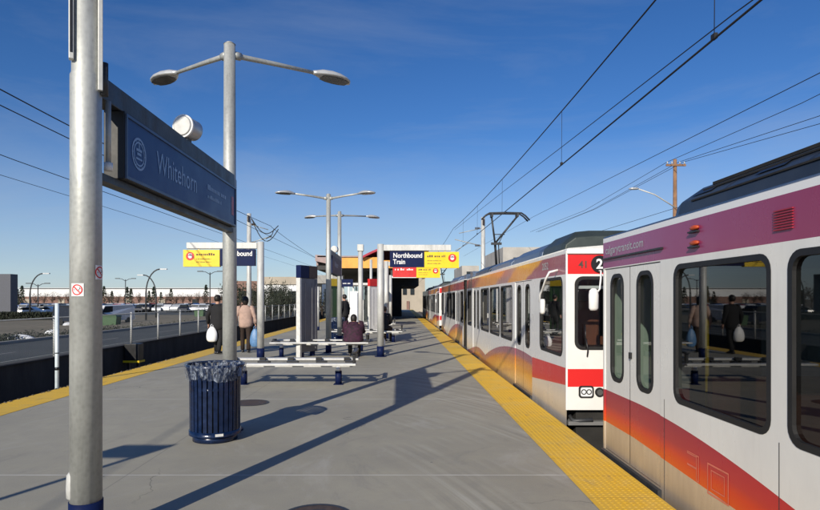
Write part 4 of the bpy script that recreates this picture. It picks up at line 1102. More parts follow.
def stand(stride=.12, la=(-.30, .02), ra=(.30, .02), hold=.0, h=1.0):
    J = dict(pel=(0, 0, .95), chest=(0, .01, 1.25), neck=(0, .0, 1.44), jaw=(0, .03, 1.52), head=(0, .03, 1.60), crown=(0, .01, 1.68),
        shl=(-.18, 0, 1.39), shr=(.18, 0, 1.39), ell=(la[0]+.02, -.03, 1.12), elr=(ra[0]-.02, -.03, 1.12), wrl=(la[0], la[1], .87), wrr=(ra[0], ra[1], .87),
        hpl=(-.095, 0, .88), hpr=(.095, 0, .88), knl=(-.10, stride*.6+.02, .49), knr=(.10, .02-stride*.25, .48), anl=(-.10, stride, .085), anr=(.10, -stride, .10), tol=(-.11, stride+.13, .04), tor=(.11, -stride+.13, .04))
    return J
pb = person('person in a beige pink jacket walking away beside the left sign post', P(245.5, 18.2), 18.2, R(8), stand(.13), M['beigecloth'], M['brownpants'], .22, 'long', puffy=1.12, s=1.0)
pk = person('person in a black coat half hidden behind the near lamp post, holding a white bag', P(217.5, 17.7), 17.7, R(-15), stand(.10, la=(-.33, .05)), M['blackcloth'], M['blackcloth'], .30, 'short', puffy=1.15, s=1.03)
Jf = stand(.05)
pd = person('distant person in dark clothes standing beyond the middle lamp posts', P(344.5, 26.5), 26.5, R(60), Jf, M['blackcloth'], M['blackcloth'], .2, 'short', s=1.08)
def sit(fwd=.0):
    return dict(sit=True, pel=(0, 0, .58), chest=(0, .05, .90), neck=(0, .09, 1.10), jaw=(0, .13, 1.17), head=(0, .13, 1.25), crown=(0, .11, 1.33),
        shl=(-.18, .06, 1.05), shr=(.18, .06, 1.05), ell=(-.25, .16, .82), elr=(.25, .16, .82), wrl=(-.12, .36, .70), wrr=(.12, .36, .70),
        hpl=(-.10, .06, .56), hpr=(.10, .06, .56), knl=(-.13, .46, .52), knr=(.13, .46, .52), anl=(-.13, .50, .10), anr=(.13, .46, .10), tol=(-.13, .63, .04), tor=(.13, .59, .04))
def hunch():
    j = sit(); j.update(chest=(0, .08, .86), neck=(0, .15, 1.02), jaw=(0, .21, 1.05), head=(0, .22, 1.12), crown=(0, .20, 1.19), shl=(-.19, .10, .99), shr=(.19, .10, .99), ell=(-.27, .18, .76), elr=(.27, .18, .76))
    return j
ps = person('person in a bulky plum coat sitting hunched on the second bench, back to the camera', P(354, 16.9), 16.62, R(0), hunch(), M['purplecloth'], M['blackcloth'], .17, 'long', puffy=1.5, s=.97)
p5 = person('small dark clothed person sitting on the third bench near the right sign post', P(383.5, 22.6), 22.45, R(-20), sit(), M['blackcloth'], M['brownpants'], .1, puffy=1.15)
def bag(label, name, x, y, z0, h, w, d, mat, seed):
    rr_ = random.Random(seed); E = thing(name, label, 'bag', (x, y, z0)); n = 18
    g = MB(); rl = []
    for t, k in ((0, .45), (.06, .8), (.25, 1), (.5, .95), (.7, .72), (.85, .42), (.93, .25)):
        rl.append([(x+w/2*k*math.cos(2*math.pi*q/n)*rr_.uniform(.86, 1.1), y+d/2*k*math.sin(2*math.pi*q/n)*rr_.uniform(.86, 1.1), z0+h*t) for q in range(n)])
    g.rings(rl); o = g.build('sack', mat, E); md = o.modifiers.new('s', 'SUBSURF'); md.levels = md.render_levels = 1
    g = MB(); g.tube([(x-.04, y, z0+h*.9), (x-.03, y, z0+h*1.0), (x, y, z0+h*1.06), (x+.03, y, z0+h), (x+.04, y, z0+h*.9)], .012, 6); g.build('handles', mat, E)
bag('white plastic carrier bag in the hand of the person in black', 'carrier_bag', P(212, 17.55), 17.55, .37, .50, .36, .22, M['bagwhite'], 4)
bag('blue plastic carrier bag carried by the person in the beige jacket', 'carrier_bag', P(255, 18.1), 18.1, .17, .62, .34, .2, M['bagblue'], 6)
bag('pale bag standing at the foot of the second bench', 'bag', P(381, 20), 20.4, .0, .42, .3, .2, M['bagwhite'], 8)

# ------------------------------------------------------------------ station canopy
cn = thing('station_canopy', 'station canopy with orange fascia and maroon roof spanning the far end of the platform', 'canopy', (-2, 42, 0))
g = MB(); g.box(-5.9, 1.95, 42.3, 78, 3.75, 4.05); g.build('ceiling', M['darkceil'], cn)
g = MB(); g.box(-4.15, -1.2, 42.0, 42.28, 3.85, 4.62); g.box(-1.2, 1.9, 42.0, 42.28, 3.85, 4.40); g.build('orange_fascia', M['orange'], cn)
g = MB(); g.extr([(-5.95, 4.35), (-4.16, 3.95), (-4.16, 4.62), (-5.95, 4.80)], 41.9, 42.3); g.build('side_fascia', M['pinkgrey'], cn)
g = MB(); g.box(-5.93, -5.8, 42.31, 78, 4.06, 4.75); g.build('left_fascia', M['pinkgrey'], cn)
g = MB(); pts = []
for i in range(13):
    t = i/12; xx = -2.65 + 4.9*t; pts.append((xx, 4.66 + .75*math.sin(min(1, t*2.2)*math.pi/2)))
lo = [(a, b-.16) for a, b in pts]
g.extr(pts + lo[::-1], 41.6, 78); g.build('roof', M['maroon'], cn)
g = MB(); g.box(-5.8, -2.7, 41.9, 78, 4.625, 4.72); g.build('flat_roof', M['pinkgrey'], cn)
g = MB(); g.box(-.62, 1.80, 39.9, 40.2, 3.08, 3.2); g.box(1.6, 1.8, 40.2, 42.3, 3.08, 3.2); g.build('portal_beam', M['white'], cn)
for xx, yy in ((-.62, 40), (-5.0, 43), (-2.9, 43), (-5.0, 52), (-2.9, 60), (-5.0, 68), (-1.0, 50)):
    g = MB(); g.box(xx, xx+.14, yy, yy+.14, 0, 3.9 if yy > 41 else 3.08); g.build('column', M['whited'], cn)
g = MB(); g.box(-2.7, .25, 56, 76, 0, 3.74); g.box(-2.7, -.6, 46, 55.9, 0, 3.4); g.build('darkening_stair_core', M['darkceil'], cn)  # core extended by an added dark block to darken the tunnel
g = MB(); g.box(-.6, 1.9, 42.3, 43.2, 3.2, 3.75); g.build('darkening_bulkhead', M['darkceil'], cn); g = MB(); g.box(.26, 1.94, 58, 76, 2.95, 3.74); g.build('darkening_bulkhead', M['darkceil'], cn)  # rear piece added to narrow and darken the tunnel opening
g = MB(); g.box(-5.6, -5.55, 44, 60, .3, 2.4); g.build('glass_screen', M['glass_shel'], cn)
# shelter in front of the canopy
sh = thing('glass_shelter', 'white framed glass shelter below the orange fascia', 'shelter', (-2.3, 35, 0))
g = MB()
for xx in (-2.9, -2.3, -1.7, -1.1):
    for yy in (34, 37.5): g.box(xx-.04, xx+.04, yy-.04, yy+.04, 0, 2.45)
g.build('frame', M['white'], sh)
g = MB(); g.box(-3.0, -1.0, 33.9, 37.6, 2.451, 2.58); g.build('roof', M['whited'], sh)
g = MB(); g.box(-2.86, -1.14, 37.5, 37.52, .2, 2.4); g.build('pane', M['glass_shel'], sh)
g = MB(); g.box(-2.85, -2.35, 34.0, 34.03, .3, 2.1); g.build('poster_panel', M['whitewall'], sh)
E = thing('hanging_sign', 'small navy sign hanging above the shelter roof', 'sign', (P(347, 32), 32, 0))
g = MB(); g.box(P(341, 32), P(353, 32), 31.95, 32.05, 2.32, 2.72); g.build('panel', M['navy'], E)
g = MB(); g.cyl((P(341.6, 32), 32.1), .05, 0, 2.9, 12); g.build('post', M['galvw'], E)
g = MB(); scribble(g, (P(343, 32), 31.945, 2.46), (1, 0, 0), (0, 0, 1), .4, .09, 0, random.Random(1)); g.build('lettering', M['white'], E)

# ------------------------------------------------------------------ overhead line
def wire(name, label, pts, r, parent=None, mat='cable', cat='cable', group=None):
    g = MB(); g.tube(pts, r, 6, True)
    o = g.build(name, M[mat], parent)
    if parent is None: tag(o, label, cat, group)
    return o
def sagline(x, ya, yb, za, zm, n=10, xb=None):
    xb = x if xb is None else xb
    return [(x+(xb-x)*i/n, ya+(yb-ya)*i/n, za-(za-zm)*4*(i/n)*(1-i/n)) for i in range(n+1)]
XT = 3.58
wc = wire('contact_wire', 'thick black contact wire above the train touched by the pantograph', [(XT, -20, 4.62), (XT, 20, 4.60), (XT, 38.6, 4.62), (XT, 110, 4.62)], .013)
mpts = sagline(XT+.02, -8, 38.6, 6.3, 5.80, 14) + sagline(XT, 38.7, 90, 6.3, 5.9, 10)
wm = wire('messenger_wire', 'upper black messenger wire high above the train', mpts, .013)
def zon(pts, y):
    for a, b in zip(pts, pts[1:]):
        if a[1] <= y <= b[1]: t = (y-a[1])/(b[1]-a[1]); return a[2]+(b[2]-a[2])*t
for y in (6.7, 13, 20.5, 27, 33):
    g = MB(); g.tube([(XT, y, 4.62), (XT+.01, y, zon(mpts, y))], .005, 5); g.box(XT-.02, XT+.02, y-.04, y+.04, 4.60, 4.66); g.build('dropper', M['cable'], wm)
wire('feeder_wire', 'thin feeder wire rising from the contact wire towards the mast', [(3.58, 3.5, 4.5), (3.58, 6.3, 4.70), (3.56, 13, 4.98), (3.56, 20, 5.31), (3.58, 38, 6.1)], .007)
for nm, lab, pts, r in (
    ('contact_wire', 'contact wire of the left track, lower of the upper left pair', [(-7.9, 1, 5.49), (-7.9, 36.5, 5.49), (-7.6, 60, 5.4), (-7.6, 110, 5.4)], .011),
    ('messenger_wire', 'messenger wire of the left track, topmost wire at the left frame edge', sagline(-7.9, -10, 36.5, 6.15, 5.80, 12) + sagline(-7.9, 36.6, 85, 6.1, 5.55, 10), .013),
    ('power_line', 'third wire down at the left frame edge passing behind the name sign', [(-13, 1, 6.52), (-13, 20, 6.35), (-13, 60, 6.5), (-13, 120, 6.6)], .013),
    ('power_line', 'lowest thin wire at the left frame edge over the road', [(-15.5, 1, 6.4), (-15.5, 30, 6.5), (-15.5, 120, 6.6)], .010)):
    wire(nm, lab, pts, r)
def mast(label, x, y, h, arm):
    E = thing('catenary_mast', label, 'mast', (x, y, -1), 'catenary masts')
    g = MB(); g.tube([(x, y, -1.1), (x, y, h)], [.16, .13], 14); g.build('mast_pole', M['galvw'], E)
    g = MB(); xe = x+arm; g.tube([(x, y, 5.1), (xe, y, 5.55)], .03, 8); g.tube([(x, y, 6.3), (xe-arm*.15, y, 5.95)], .025, 8); g.tube([(xe-arm*.5, y, 5.32), (xe, y, 4.8 if x > 0 else 5.5)], .02, 8)
    g.build('cantilever', M['galv'], E)
    g = MB()
    for i in range(5):
        for zz in (5.15, 6.28): g.tube([(x+arm*(.12+i*.035), y, zz+.0), (x+arm*(.14+i*.035), y, zz)], .07, 10)
    for i in range(4): g.cyl((x, y-.2), .07, h-.5+i*.1, h-.45+i*.1, 10)
    g.build('insulator', M['rust'], E)
    return E
m1 = mast('catenary mast left of the left sign post with looping cables', P(249, 36.6), 36.6, 6.95, 1.4)
m2 = mast('catenary mast on the right behind the pantograph', 5.5, 38.6, 7.0, -1.85)
g = MB()
for k, dz in ((0, 0), (1, .22)):
    n = 12; pts = []
    for i in range(n+1):
        t = i/n; pts.append((P(252, 36.4)+1.65*t, 36.3, 6.6-.65*t - (1.05-.35*k)*math.sin(math.pi*t)*1.0 + dz*t))
    g.tube(pts, .028, 6)
pts = [(P(264, 36.4)+.06*i*1.0, 36.3, 5.5+.14*i*.9) for i in range(6)]; g.tube([(P(266, 36.3), 36.3, 5.35), (P(272, 36.3), 36.3, 5.6), (P(274, 36.3), 36.3, 5.95)], .025, 6)
g.build('jumper_cable', M['cable'], m1)
# wooden pole with crossarm and street light beyond the train
E = thing('utility_pole', 'brown wooden utility pole with crossarm beyond the near train roof', 'utility pole', (P(675, 45), 45, -1))
xp = P(675, 45)
g = MB(); g.tube([(xp, 45, -1), (xp, 45, 12.3)], [.2, .13], 12); g.build('pole', M['wood'], E)
g = MB(); g.box(xp-.75, xp+.75, 44.8, 44.9, 11.75, 11.9); g.build('crossarm', M['wood'], E)
g = MB()
for dx in (-.65, -.3, .3, .65): g.cyl((xp+dx, 44.85), .05, 11.91, 12.1, 8)
g.build('insulator', M['lampgrey'], E)
g = MB(); g.tube([(xp, 44.9, 8.6), (xp-1.6, 44.9, 9.6), (xp-2.9, 44.9, 10.05)], .05, 8); ar = g.build('light_arm', M['galvw'], E)
g = MB(); g.rings([[(xp-2.8-t, 44.9+w*math.cos(a*math.pi/5), 10.05+h*math.sin(a*math.pi/5)) for a in range(10)] for t, w, h in ((0, .05, .05), (.15, .15, .09), (.5, .16, .1), (.75, .05, .04))]); g.build('lamp_head', M['lampgrey'], ar)
for i, (dx, za, zn) in enumerate(((-.6, 12.1, 11.5), (.3, 12.1, 10.85), (.65, 12.1, 10.55))):
    wire('power_line', ('upper', 'middle', 'lower')[i] + ' of the three wires meeting at the wooden utility pole', [(xp+dx, 10, zn-.2+1.2), (xp+dx, 22, zn+.15), (xp+dx, 30, zn+.1), (xp+dx, 45, za), (xp+dx, 65, 11.4+i*.1), (xp+dx, 92, 12.1)], .017, group='wires of the utility pole')
wire('power_line', 'lone wire above the train crossing from the right frame edge to the pantograph', [(12, 6, 8.0), (12, 16.9, 8.1), (12, 52.8, 9.0), (12, 110, 9.6)], .013)
wire('power_line', 'thin low wire crossing behind the street light of the utility pole', [(21, 30, 8.0), (21, 44, 8.55), (19, 92, 8.4)], .017)

# ------------------------------------------------------------------ background buildings
def bld(name, label, x0, x1, y0, y1, z1, mat, parts=(), z0=-1.4, cat='building'):
    E = thing(name, label, cat, ((x0+x1)/2, (y0+y1)/2, z0))
    g = MB(); g.box(x0, x1, y0, y1, z0, z1); g.build('wall', mat, E)
    for nm, a, b, c, d, mt in parts:
        g = MB(); g.box(a, b, y0-.25, y0-.02, c, d); g.build(nm, mt, E)
    return E
W = []
x = -190
while x < -54: W.append(('loading_door', x, x+3.2, -.9, 1.6, M['beige'] if int(x) % 3 else M['darkwin'])); x += 17
bld('warehouse', 'long white topped brick warehouse across the whole left horizon', -193, -52, 300, 360, 7.1, M['whitewall'],
    [('brick_band', -193, -52, -1.3, 2.9, M['brick'])])
wh = [o for o in bpy.data.objects if o.name.startswith('warehouse')][0]
for nm, a, b, c, d, mt in W:
    g = MB(); g.box(a, b, 299.4, 299.7, c, d); g.build(nm, mt, wh)
g = MB(); g.box(-194, -51, 299, 361, 7.101, 7.35); g.build('roof', M['lampgrey'], wh)
bld('brick_building', 'small reddish brick building behind the left sign post', P(236, 110), P(258, 110), 110, 125, 5.0, M['brick'], [('window', P(239, 110), P(245, 110), 1.5, 3.2, M['darkwin']), ('window', P(248, 110), P(255, 110), 1.5, 3.2, M['darkwin'])])
bb = bld('low_building', 'beige flat roofed building behind the fence left of the totem', P(262, 100), P(318, 100), 100, 118, 4.6, M['whitewall'],
    [('fascia', P(261.5, 100), P(318.5, 100), 4.1, 5.4, M['beige']), ('window', P(274, 100), P(283, 100), 1.0, 3.0, M['darkwin']), ('window', P(288, 100), P(297, 100), 1.0, 3.0, M['darkwin']), ('door', P(302, 100), P(307, 100), -.8, 2.2, M['brick'])])
bld('pale_building', 'pale building seen through the dark tunnel under the canopy', -.2, 5.5, 125, 135, 6.2, M['beige'],
    [('window', .8, 1.6, 2.6, 3.8, M['darkwin']), ('window', 2.4, 3.2, 2.6, 3.8, M['darkwin']), ('door', 1.6, 2.2, -.9, 1.2, M['brick'])])
bld('block_building', 'pale square building behind the train right of the pantograph', P(503, 62), P(541, 62), 62, 75, 7.1, M['paleblock'], [('window', 12, 13.4, 5.0, 6.0, M['darkwin'])])
bld('roof_house', 'small grey building behind the train left of the mast', P(462, 70), P(479, 70), 70, 80, 5.6, M['paleblock'], [('window', 8, 8.7, 4, 4.9, M['darkwin'])])
bld('overpass', 'grey overpass slab between the totem and the canopy', P(314, 85), P(345, 85), 85, 90, 5.1, M['kerb'], z0=3.9, cat='bridge')
ovp = bpy.data.objects['overpass']
for xx in (P(316, 85), P(335, 85)):
    g = MB(); g.box(xx, xx+.6, 86, 87, -1.3, 3.899); g.build('column', M['kerb'], ovp)
bld('billboard', 'tall dark grey hoarding at the left frame edge', P(-14, 79), P(10.5, 79), 79, 80.5, 5.0, simple('hoarding_grey', (.075, .08, .10), .6), z0=-1.0, cat='hoarding')

# ------------------------------------------------------------------ cars
def car_proto(paint, label, kind='car'):
    E = thing('parked_car' if kind == 'car' else 'parked_van', label, kind, (0, 0, 0), 'vehicles in the far car park')
    L, Wd = (4.4, 1.76) if kind == 'car' else (5.0, 1.95)
    g = MB()
    if kind == 'car':
        side = [(-2.2, .35), (-2.15, .75), (-1.9, .88), (-1.1, .95), (-.55, 1.40), (.75, 1.43), (1.45, 1.02), (2.1, .95), (2.2, .6), (2.15, .33)]
    else:
        side = [(-2.5, .35), (-2.45, .95), (-1.75, 1.12), (-1.25, 1.85), (2.3, 1.92), (2.5, 1.7), (2.5, .38)]
    rl = []
    for yy, k in ((-Wd/2, .96), (-Wd/2+.06, 1), (Wd/2-.06, 1), (Wd/2, .96)):
        rl.append([(a*k, yy if b < .9 else yy*.86, b if b < .9 else .9+(b-.9)*(.97 if abs(k) < 1 else 1)) for a, b in side])
    g.rings(rl, True, False); g.build('body', paint, E, local=True)
    g = MB()
    for sy in (-1, 1):
        y_ = sy*(Wd/2*.862); 
        q = [(-.95, .98), (-.52, 1.34), (.70, 1.36), (1.2, 1.02)] if kind == 'car' else [(-1.6, 1.15), (-1.2, 1.75), (-.3, 1.78), (-.3, 1.15)]
        g.face([g.v((a, y_+sy*.012, b)) for a, b in q])
    g.box(*((-1.02, -.56, -.62, .62, 1.0, 1.3) if kind == 'car' else (-1.72, -1.3, -.7, .7, 1.15, 1.6)))
    g.build('windows', M['darkwin'], E, local=True)
    for wx in ((-1.35, 1.35) if kind == 'car' else (-1.6, 1.6)):
        for sy in (-1, 1):
            g = MB(); g.tube([(wx, sy*(Wd/2-.2), .32), (wx, sy*(Wd/2+.01), .32)], .32, 14); w = g.build('wheel', M['tyre'], E, local=True)
    return E
protos = {}
used = set()
rr = random.Random(21)
cols = ['white', 'silver', 'blue', 'dark', 'white', 'grey', 'silver', 'dark', 'blue', 'red']
def place_car(colr, x, y, z, rz, label, kind='car', grp='vehicles in the far car park'):
    key = (colr, kind)
    if key not in protos:
        o = car_proto(M['car_'+colr], label, kind); protos[key] = o; o.location = (x, y, z); o.rotation_euler.z = rz; o['group'] = grp; return o
    return dup(protos[key], (x, y, z), label, rz, grp)
for row, (yy, zz) in enumerate(((112, -.82), (128, -.82), (146, -.82))):
    px = 18
    while px < 292:
        px += rr.uniform(6.5, 10) * (112/yy)
        if rr.random() < .12: continue
        c = rr.choice(cols)
        place_car(c, P(px, yy), yy + rr.uniform(-.8, .8), zz, R(rr.choice((90, 90, 270)) + rr.uniform(-6, 6)), {'white': 'white', 'silver': 'silver', 'blue': 'blue', 'dark': 'black', 'grey': 'dark grey', 'red': 'red'}[c] + ' car parked in the ' + ('front', 'middle', 'back')[row] + ' row of the distant car park')
place_car('dark', P(82, 57), 57, -.85, R(170), 'dark navy van parked behind the nearest lamp post, beyond the road', 'van', None)
place_car('white', P(109, 60), 60, -.86, R(68), 'white van parked beyond the road just right of the nearest lamp post', 'van', None)
for px, yy, c in ((28, 85, 'white'), (45, 88, 'white'), (64, 90, 'silver')):
    place_car(c, P(px, yy), yy, -.9, R(5), {28: 'white car on the verge near the left hoarding', 45: 'second white car near the left hoarding', 64: 'silver car just left of the nearest lamp post in the distance'}[px], 'car', None)
E = thing('dumpster', 'green metal dumpster beyond the road right of the nearest lamp post', 'dumpster', (P(112, 52), 52, -.85))
xd = P(112, 52)
g = MB(); g.extr([(xd-.55, -.85), (xd+.55, -.85), (xd+.65, .1), (xd-.65, .1)], 51.5, 52.4); g.build('tub', M['greenp'], E, bevel=.03)
g = MB(); g.extr([(xd-.66, .101), (xd+.66, .101), (xd+.6, .22), (xd-.6, .22)], 51.45, 52.45); g.build('lid', M['greenp'], E)
dup(E, (P(200, 80), 80, -.92), 'distant green dumpster near the parked cars right of the curved street light')

# ------------------------------------------------------------------ far street lights
def far_lamp(label, px, y, top, style, sgn=1):
    x = P(px, y); E = thing('street_light', label, 'street light', (x, y, -1), 'street lights around the car park')
    g = MB()
    if style == 'curve':
        pts = [(x, y, -1), (x, y, top*.45)] + [(x + sgn*1.7*(1-math.cos(a)), y, top*.45+(top*.55)*math.sin(a)) for a in [k*math.pi/2/7 for k in range(1, 8)]]
        g.tube(pts, [.11]*2 + [.08]*7, 8); g.build('pole', M['darksteel'], E)
        g = MB(); xe = x+sgn*1.7; g.box(min(xe, xe+sgn*.8), max(xe, xe+sgn*.8), y-.15, y+.15, top-.08, top+.06); g.build('lamp_head', M['lampgrey'], E)
    else:
        g.tube([(x, y, -1), (x, y, top)], [.11, .07], 8); g.build('pole', M['darksteel'], E)
        for s_ in (-1, 1):
            g = MB(); g.tube([(x, y, top-.3), (x+s_*.7, y, top+.1), (x+s_*1.3, y, top+.15)], .05, 6); g.box(min(x+s_*1.1, x+s_*1.9), max(x+s_*1.1, x+s_*1.9), y-.15, y+.15, top+.1, top+.24); g.build('lamp_head', M['darksteel'], E)
far_lamp('tallest curved street light right of the nearest lamp post', 146, 70, 5.2, 'curve')
far_lamp('smaller curved street light right of the tallest curved one', 156, 80, 4.9, 'curve', -1)
far_lamp('double headed street light in front of the warehouse, right of the nearest lamp post', 125.5, 110, 5.3, 'T')
far_lamp('double headed street light left of the second lamp post', 210, 90, 5.7, 'T')
far_lamp('street light near the left hoarding', 30, 75, 4.9, 'curve')
far_lamp('thin street light just left of the pale marker post', 38, 95, 4.0, 'T')

# ------------------------------------------------------------------ trees and shrubs
def conifer(label, x, y, h, grp='conifers before the warehouse', z0=-1., spread=.24):
    E = thing('conifer_tree', label, 'tree', (x, y, z0), grp); rr_ = random.Random(int(x*13+y))
    g = MB(); g.tube([(x, y, z0), (x, y, z0+h*.95)], [.10, .02], 6); g.build('trunk', M['bark'], E)
    g = MB()
    for i in range(260):
        t = rr_.random()**.75; z = z0 + h*(.10+.90*t); rad = h*spread*(1-t)*rr_.uniform(.25, 1.1)+.05; a = rr_.uniform(0, 6.283)
        c = Vector((x+rad*math.cos(a), y+rad*math.sin(a), z)); s_ = h*.045*rr_.uniform(.6, 1.5)
        d = Vector((math.cos(a), math.sin(a), -.35)).normalized(); t2 = d.cross(Vector((0, 0, 1))).normalized()
        g.face([g.v(c-t2*s_*.7), g.v(c+d*s_*1.6), g.v(c+t2*s_*.7)]); g.face([g.v(c-t2*s_*.5+Vector((0, 0, s_*.4))), g.v(c+d*s_*1.1-Vector((0, 0, s_*.5))), g.v(c+t2*s_*.6)])
    g.build('crown', M['conifer'], E); return E
cpos = [(97.0+random.uniform(-1, 1), 215), (104, 205), (112, 190), (127, 200), (131, 196), (149, 180), (154, 186), (161, 210), (171, 215), (12, 170), (17, 150), (22, 165), (206, 205)]
for i, (px, yy) in enumerate(cpos):
    conifer('small dark conifer before the warehouse', P(px, yy), yy, random.uniform(5.0, 8.2))
def bare(label, x, y, h, grp='bare brown trees beyond the car park', z0=-1., mat='twig', n=420, w=.33):
    E = thing('bare_tree', label, 'tree', (x, y, z0), grp); rr_ = random.Random(int(x*7+y*3))
    g = MB(); g.tube([(x, y, z0), (x, y, z0+h*.5)], [.12, .06], 6)
    ends = []
    for i in range(9):
        a = rr_.uniform(0, 6.283); e = Vector((x+h*w*.7*math.cos(a)*rr_.uniform(.5, 1), y+h*w*.7*math.sin(a), z0+h*rr_.uniform(.6, .95))); st = Vector((x, y, z0+h*rr_.uniform(.25, .5)))
        g.tube([st, st.lerp(e, .5)+Vector((0, 0, .1)), e], [.05, .03, .012], 5); ends.append((st, e))
    g.build('trunk', M['bark'], E)
    g = MB()
    for i in range(n):
        st, e = rr_.choice(ends); c = st.lerp(e, rr_.uniform(.35, 1.1)) + Vector((rr_.gauss(0, 1), rr_.gauss(0, 1), rr_.gauss(0, 1)))*h*.075
        d = Vector((rr_.uniform(-1, 1), rr_.uniform(-1, 1), rr_.uniform(0, 1.4))).normalized()*h*.075*rr_.uniform(.6, 1.4); s_ = d.cross(Vector((rr_.random(), rr_.random(), .3))).normalized()*h*.012
        g.face([g.v(c-s_), g.v(c+d), g.v(c+s_)]); 
    g.build('crown', M[mat], E); return E
for i, (px, yy, h) in enumerate(((100, 160, 4), (109, 165, 4.5), (118, 150, 4), (139, 165, 4.4), (166, 170, 4.5), (176, 160, 4.1), (183, 172, 4.6), (190, 165, 4.2), (198, 175, 4.8), (205, 160, 4.2), (44, 160, 4.3), (52, 165, 4.6), (61, 160, 4.2), (36, 170, 4.6), (68, 165, 4.4), (13, 140, 5.0), (7, 130, 6))):
    bare('bare brownish tree at the far side of the car park', P(px, yy), yy, h)
for i, (px, yy, h, lb) in enumerate(((238, 60, 4.4, 'dark bare tree behind the person in beige'), (266, 62, 4.2, 'dark bush like tree right of the left sign post'), (277, 70, 4.4, 'dark tree in front of the beige flat roofed building'), (287, 66, 3.8, 'dark tree just left of the grey totem'), (256, 75, 4.6, 'dark tree between the beige jacket person and the sign post'), (226, 85, 4.4, 'dark tree behind the second lamp post'), (322, 70, 3.6, 'dark tree right of the grey totem below the overpass'), (262, 50, 2.6, 'low dark tree close behind the fence right of the left sign post'), (271, 54, 2.8, 'low dark tree close behind the fence, second from the sign post'), (281, 58, 3.0, 'low dark tree close behind the fence, third from the sign post'), (291, 62, 3.2, 'low dark tree behind the fence next to the grey totem'), (232, 52, 2.6, 'low dark tree between the two people and the fence'))):
    bare(lb, P(px, yy), yy, h, 'dark trees by the fence', mat='hedge', n=900, w=.42)
def shrub(label, x, y, rx, ry, h, z0, seed, n=700):
    E = thing('shrub', label, 'shrub', (x, y, z0), 'low evergreen shrubs on the verge'); rr_ = random.Random(seed)
    g = MB()
    for i in range(n):
        a = rr_.uniform(0, 6.283); q = math.sqrt(rr_.random()); z = rr_.random()*h*math.sqrt(max(0, 1-q*q))*rr_.uniform(.7, 1.1)
        c = Vector((x+rx*q*math.cos(a), y+ry*q*math.sin(a), z0+z)); d = Vector((rr_.gauss(0, 1), rr_.gauss(0, 1), rr_.gauss(.4, 1))).normalized()*.11; s_ = d.cross(Vector((rr_.random(), .5, .3))).normalized()*.04
        g.face([g.v(c-s_), g.v(c+d), g.v(c+s_)])
    g.build('leaves', M['hedge'], E)
    g = MB()
    for i in range(5): a = i*1.25; g.tube([(x, y, z0), (x+rx*.4*math.cos(a), y+ry*.4*math.sin(a), z0+h*.5)], .02, 5)
    g.build('stem', M['bark'], E)
for i, (px, y, rx, ry, h, lb) in enumerate(((33, 31, 1.7, .8, .55, 'low dark shrub just beyond the road at the far left'), (70, 33, 1.4, .7, .5, 'low dark shrub left of the nearest lamp post beyond the road'), (110, 38, 1.6, .8, .55, 'low dark shrub right of the nearest lamp post beyond the road'), (152, 40, 1.9, .8, .6, 'low dark shrub below the curved street lights'), (185, 45, 1.6, .8, .6, 'low dark shrub right of the curved street lights'), (8, 27, .8, .6, .4, 'small dark shrub at the left frame edge'))):
    shrub(lb, P(px, y), y, rx, ry, h, -.5 if y > 30 else -.32, i+40)
g = MB(); rr_ = random.Random(77)
for i in range(6000):
    t = rr_.random(); x = P(-10, 72) + (P(55, 72)-P(-10, 72))*t; c = Vector((x, 72+rr_.uniform(-.6, .6), -.95+rr_.random()*1.0)); d = Vector((rr_.gauss(0, 1), rr_.gauss(0, 1), rr_.gauss(.3, 1))).normalized()*.2; s_ = d.cross(Vector((rr_.random(), .5, .3))).normalized()*.09
    g.face([g.v(c-s_), g.v(c+d), g.v(c+s_)])
E = thing('hedge', 'long dark clipped hedge beyond the verge at the left frame edge', 'hedge', (P(22, 72), 72, -.95)); g.build('leaves', M['hedge'], E)
g = MB(); g.box(P(-9, 72), P(54, 72), 71.9, 72.1, -.95, -.3); g.build('stems', M['bark'], E)

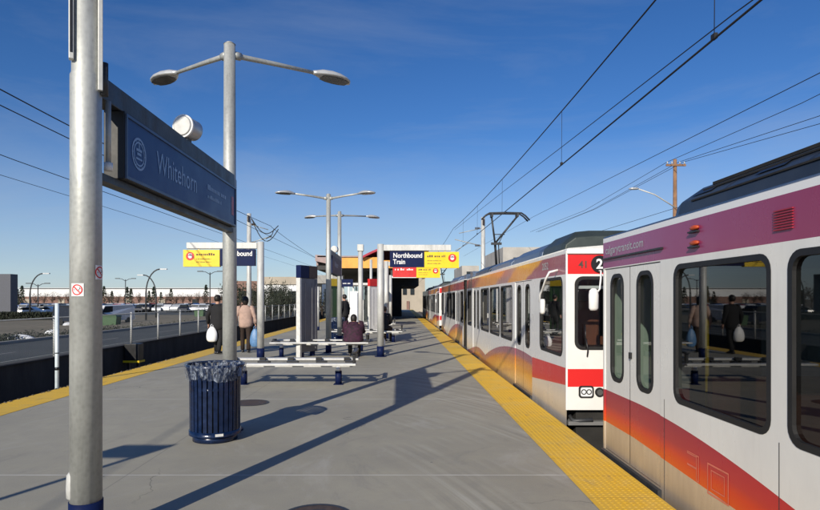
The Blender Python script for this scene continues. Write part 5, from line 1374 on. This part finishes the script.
# ------------------------------------------------------------------ world, light, camera
SUN_EL, AZ = 24.0, 22.0       # travels towards +Y turned AZ degrees to +X
dirv = Vector((math.sin(R(AZ))*math.cos(R(SUN_EL)), math.cos(R(AZ))*math.cos(R(SUN_EL)), -math.sin(R(SUN_EL))))
sl = bpy.data.lights.new('sun', 'SUN'); sl.energy = 5.0; sl.angle = R(.53); sl.color = (1, .92, .78)
so = bpy.data.objects.new('sun', sl); COL.objects.link(so); so.rotation_euler = dirv.to_track_quat('-Z', 'Y').to_euler(); so.location = (0, 0, 30)
w = bpy.data.worlds.new('World'); scn.world = w; w.use_nodes = True; nt = w.node_tree; bg = nt.nodes['Background']
sky = N(nt, 'ShaderNodeTexSky', sky_type='NISHITA'); sky.sun_disc = False; sky.sun_elevation = R(SUN_EL); sky.sun_rotation = R(180+AZ)
sky.air_density = 1.0; sky.dust_density = .25; sky.ozone_density = 4.0; sky.altitude = 1000
tc = N(nt, 'ShaderNodeTexCoord')
cl = noise(nt, scalev(nt, tc.outputs['Generated'], (1.0, 1.0, 4.2)), 1.7, 7, .62, .5)
sp_ = N(nt, 'ShaderNodeSeparateXYZ'); nt.links.new(tc.outputs['Generated'], sp_.inputs[0])
low = mapr(nt, sp_.outputs[2], .55, .05, .35, 1.)
cf = mth(nt, 'MULTIPLY', mapr(nt, cl, .48, .78, 0, .34), low)
hs = N(nt, 'ShaderNodeHueSaturation'); hs.inputs['Hue'].default_value = .510; hs.inputs['Saturation'].default_value = 1.22; hs.inputs['Value'].default_value = 1.05; nt.links.new(sky.outputs[0], hs.inputs['Color'])
hz = mixc(nt, mapr(nt, sp_.outputs[2], .26, 0., 0, .6), hs.outputs[0], (4.6, 5.6, 7.0))
cc_ = mixc(nt, cf, hz, (4.2, 4.8, 5.8))
nt.links.new(cc_, bg.inputs[0]); bg.inputs[1].default_value = .098

cam = bpy.data.cameras.new('camera'); co = bpy.data.objects.new('camera', cam); COL.objects.link(co)
co.location = (0, 0, 1.65); co.rotation_euler = (R(90), 0, 0)
cam.sensor_width = 36; cam.lens = F/820*36; cam.shift_x = 11/820; cam.shift_y = 44/820; cam.clip_end = 6000; cam.clip_start = .05
scn.camera = co
scn.view_settings.view_transform = 'Standard'; scn.view_settings.look = 'None'; scn.view_settings.gamma = 1; scn.view_settings.exposure = 0
scn.view_settings.use_curve_mapping = False
scn.cycles.max_bounces = 8; scn.cycles.transparent_max_bounces = 24
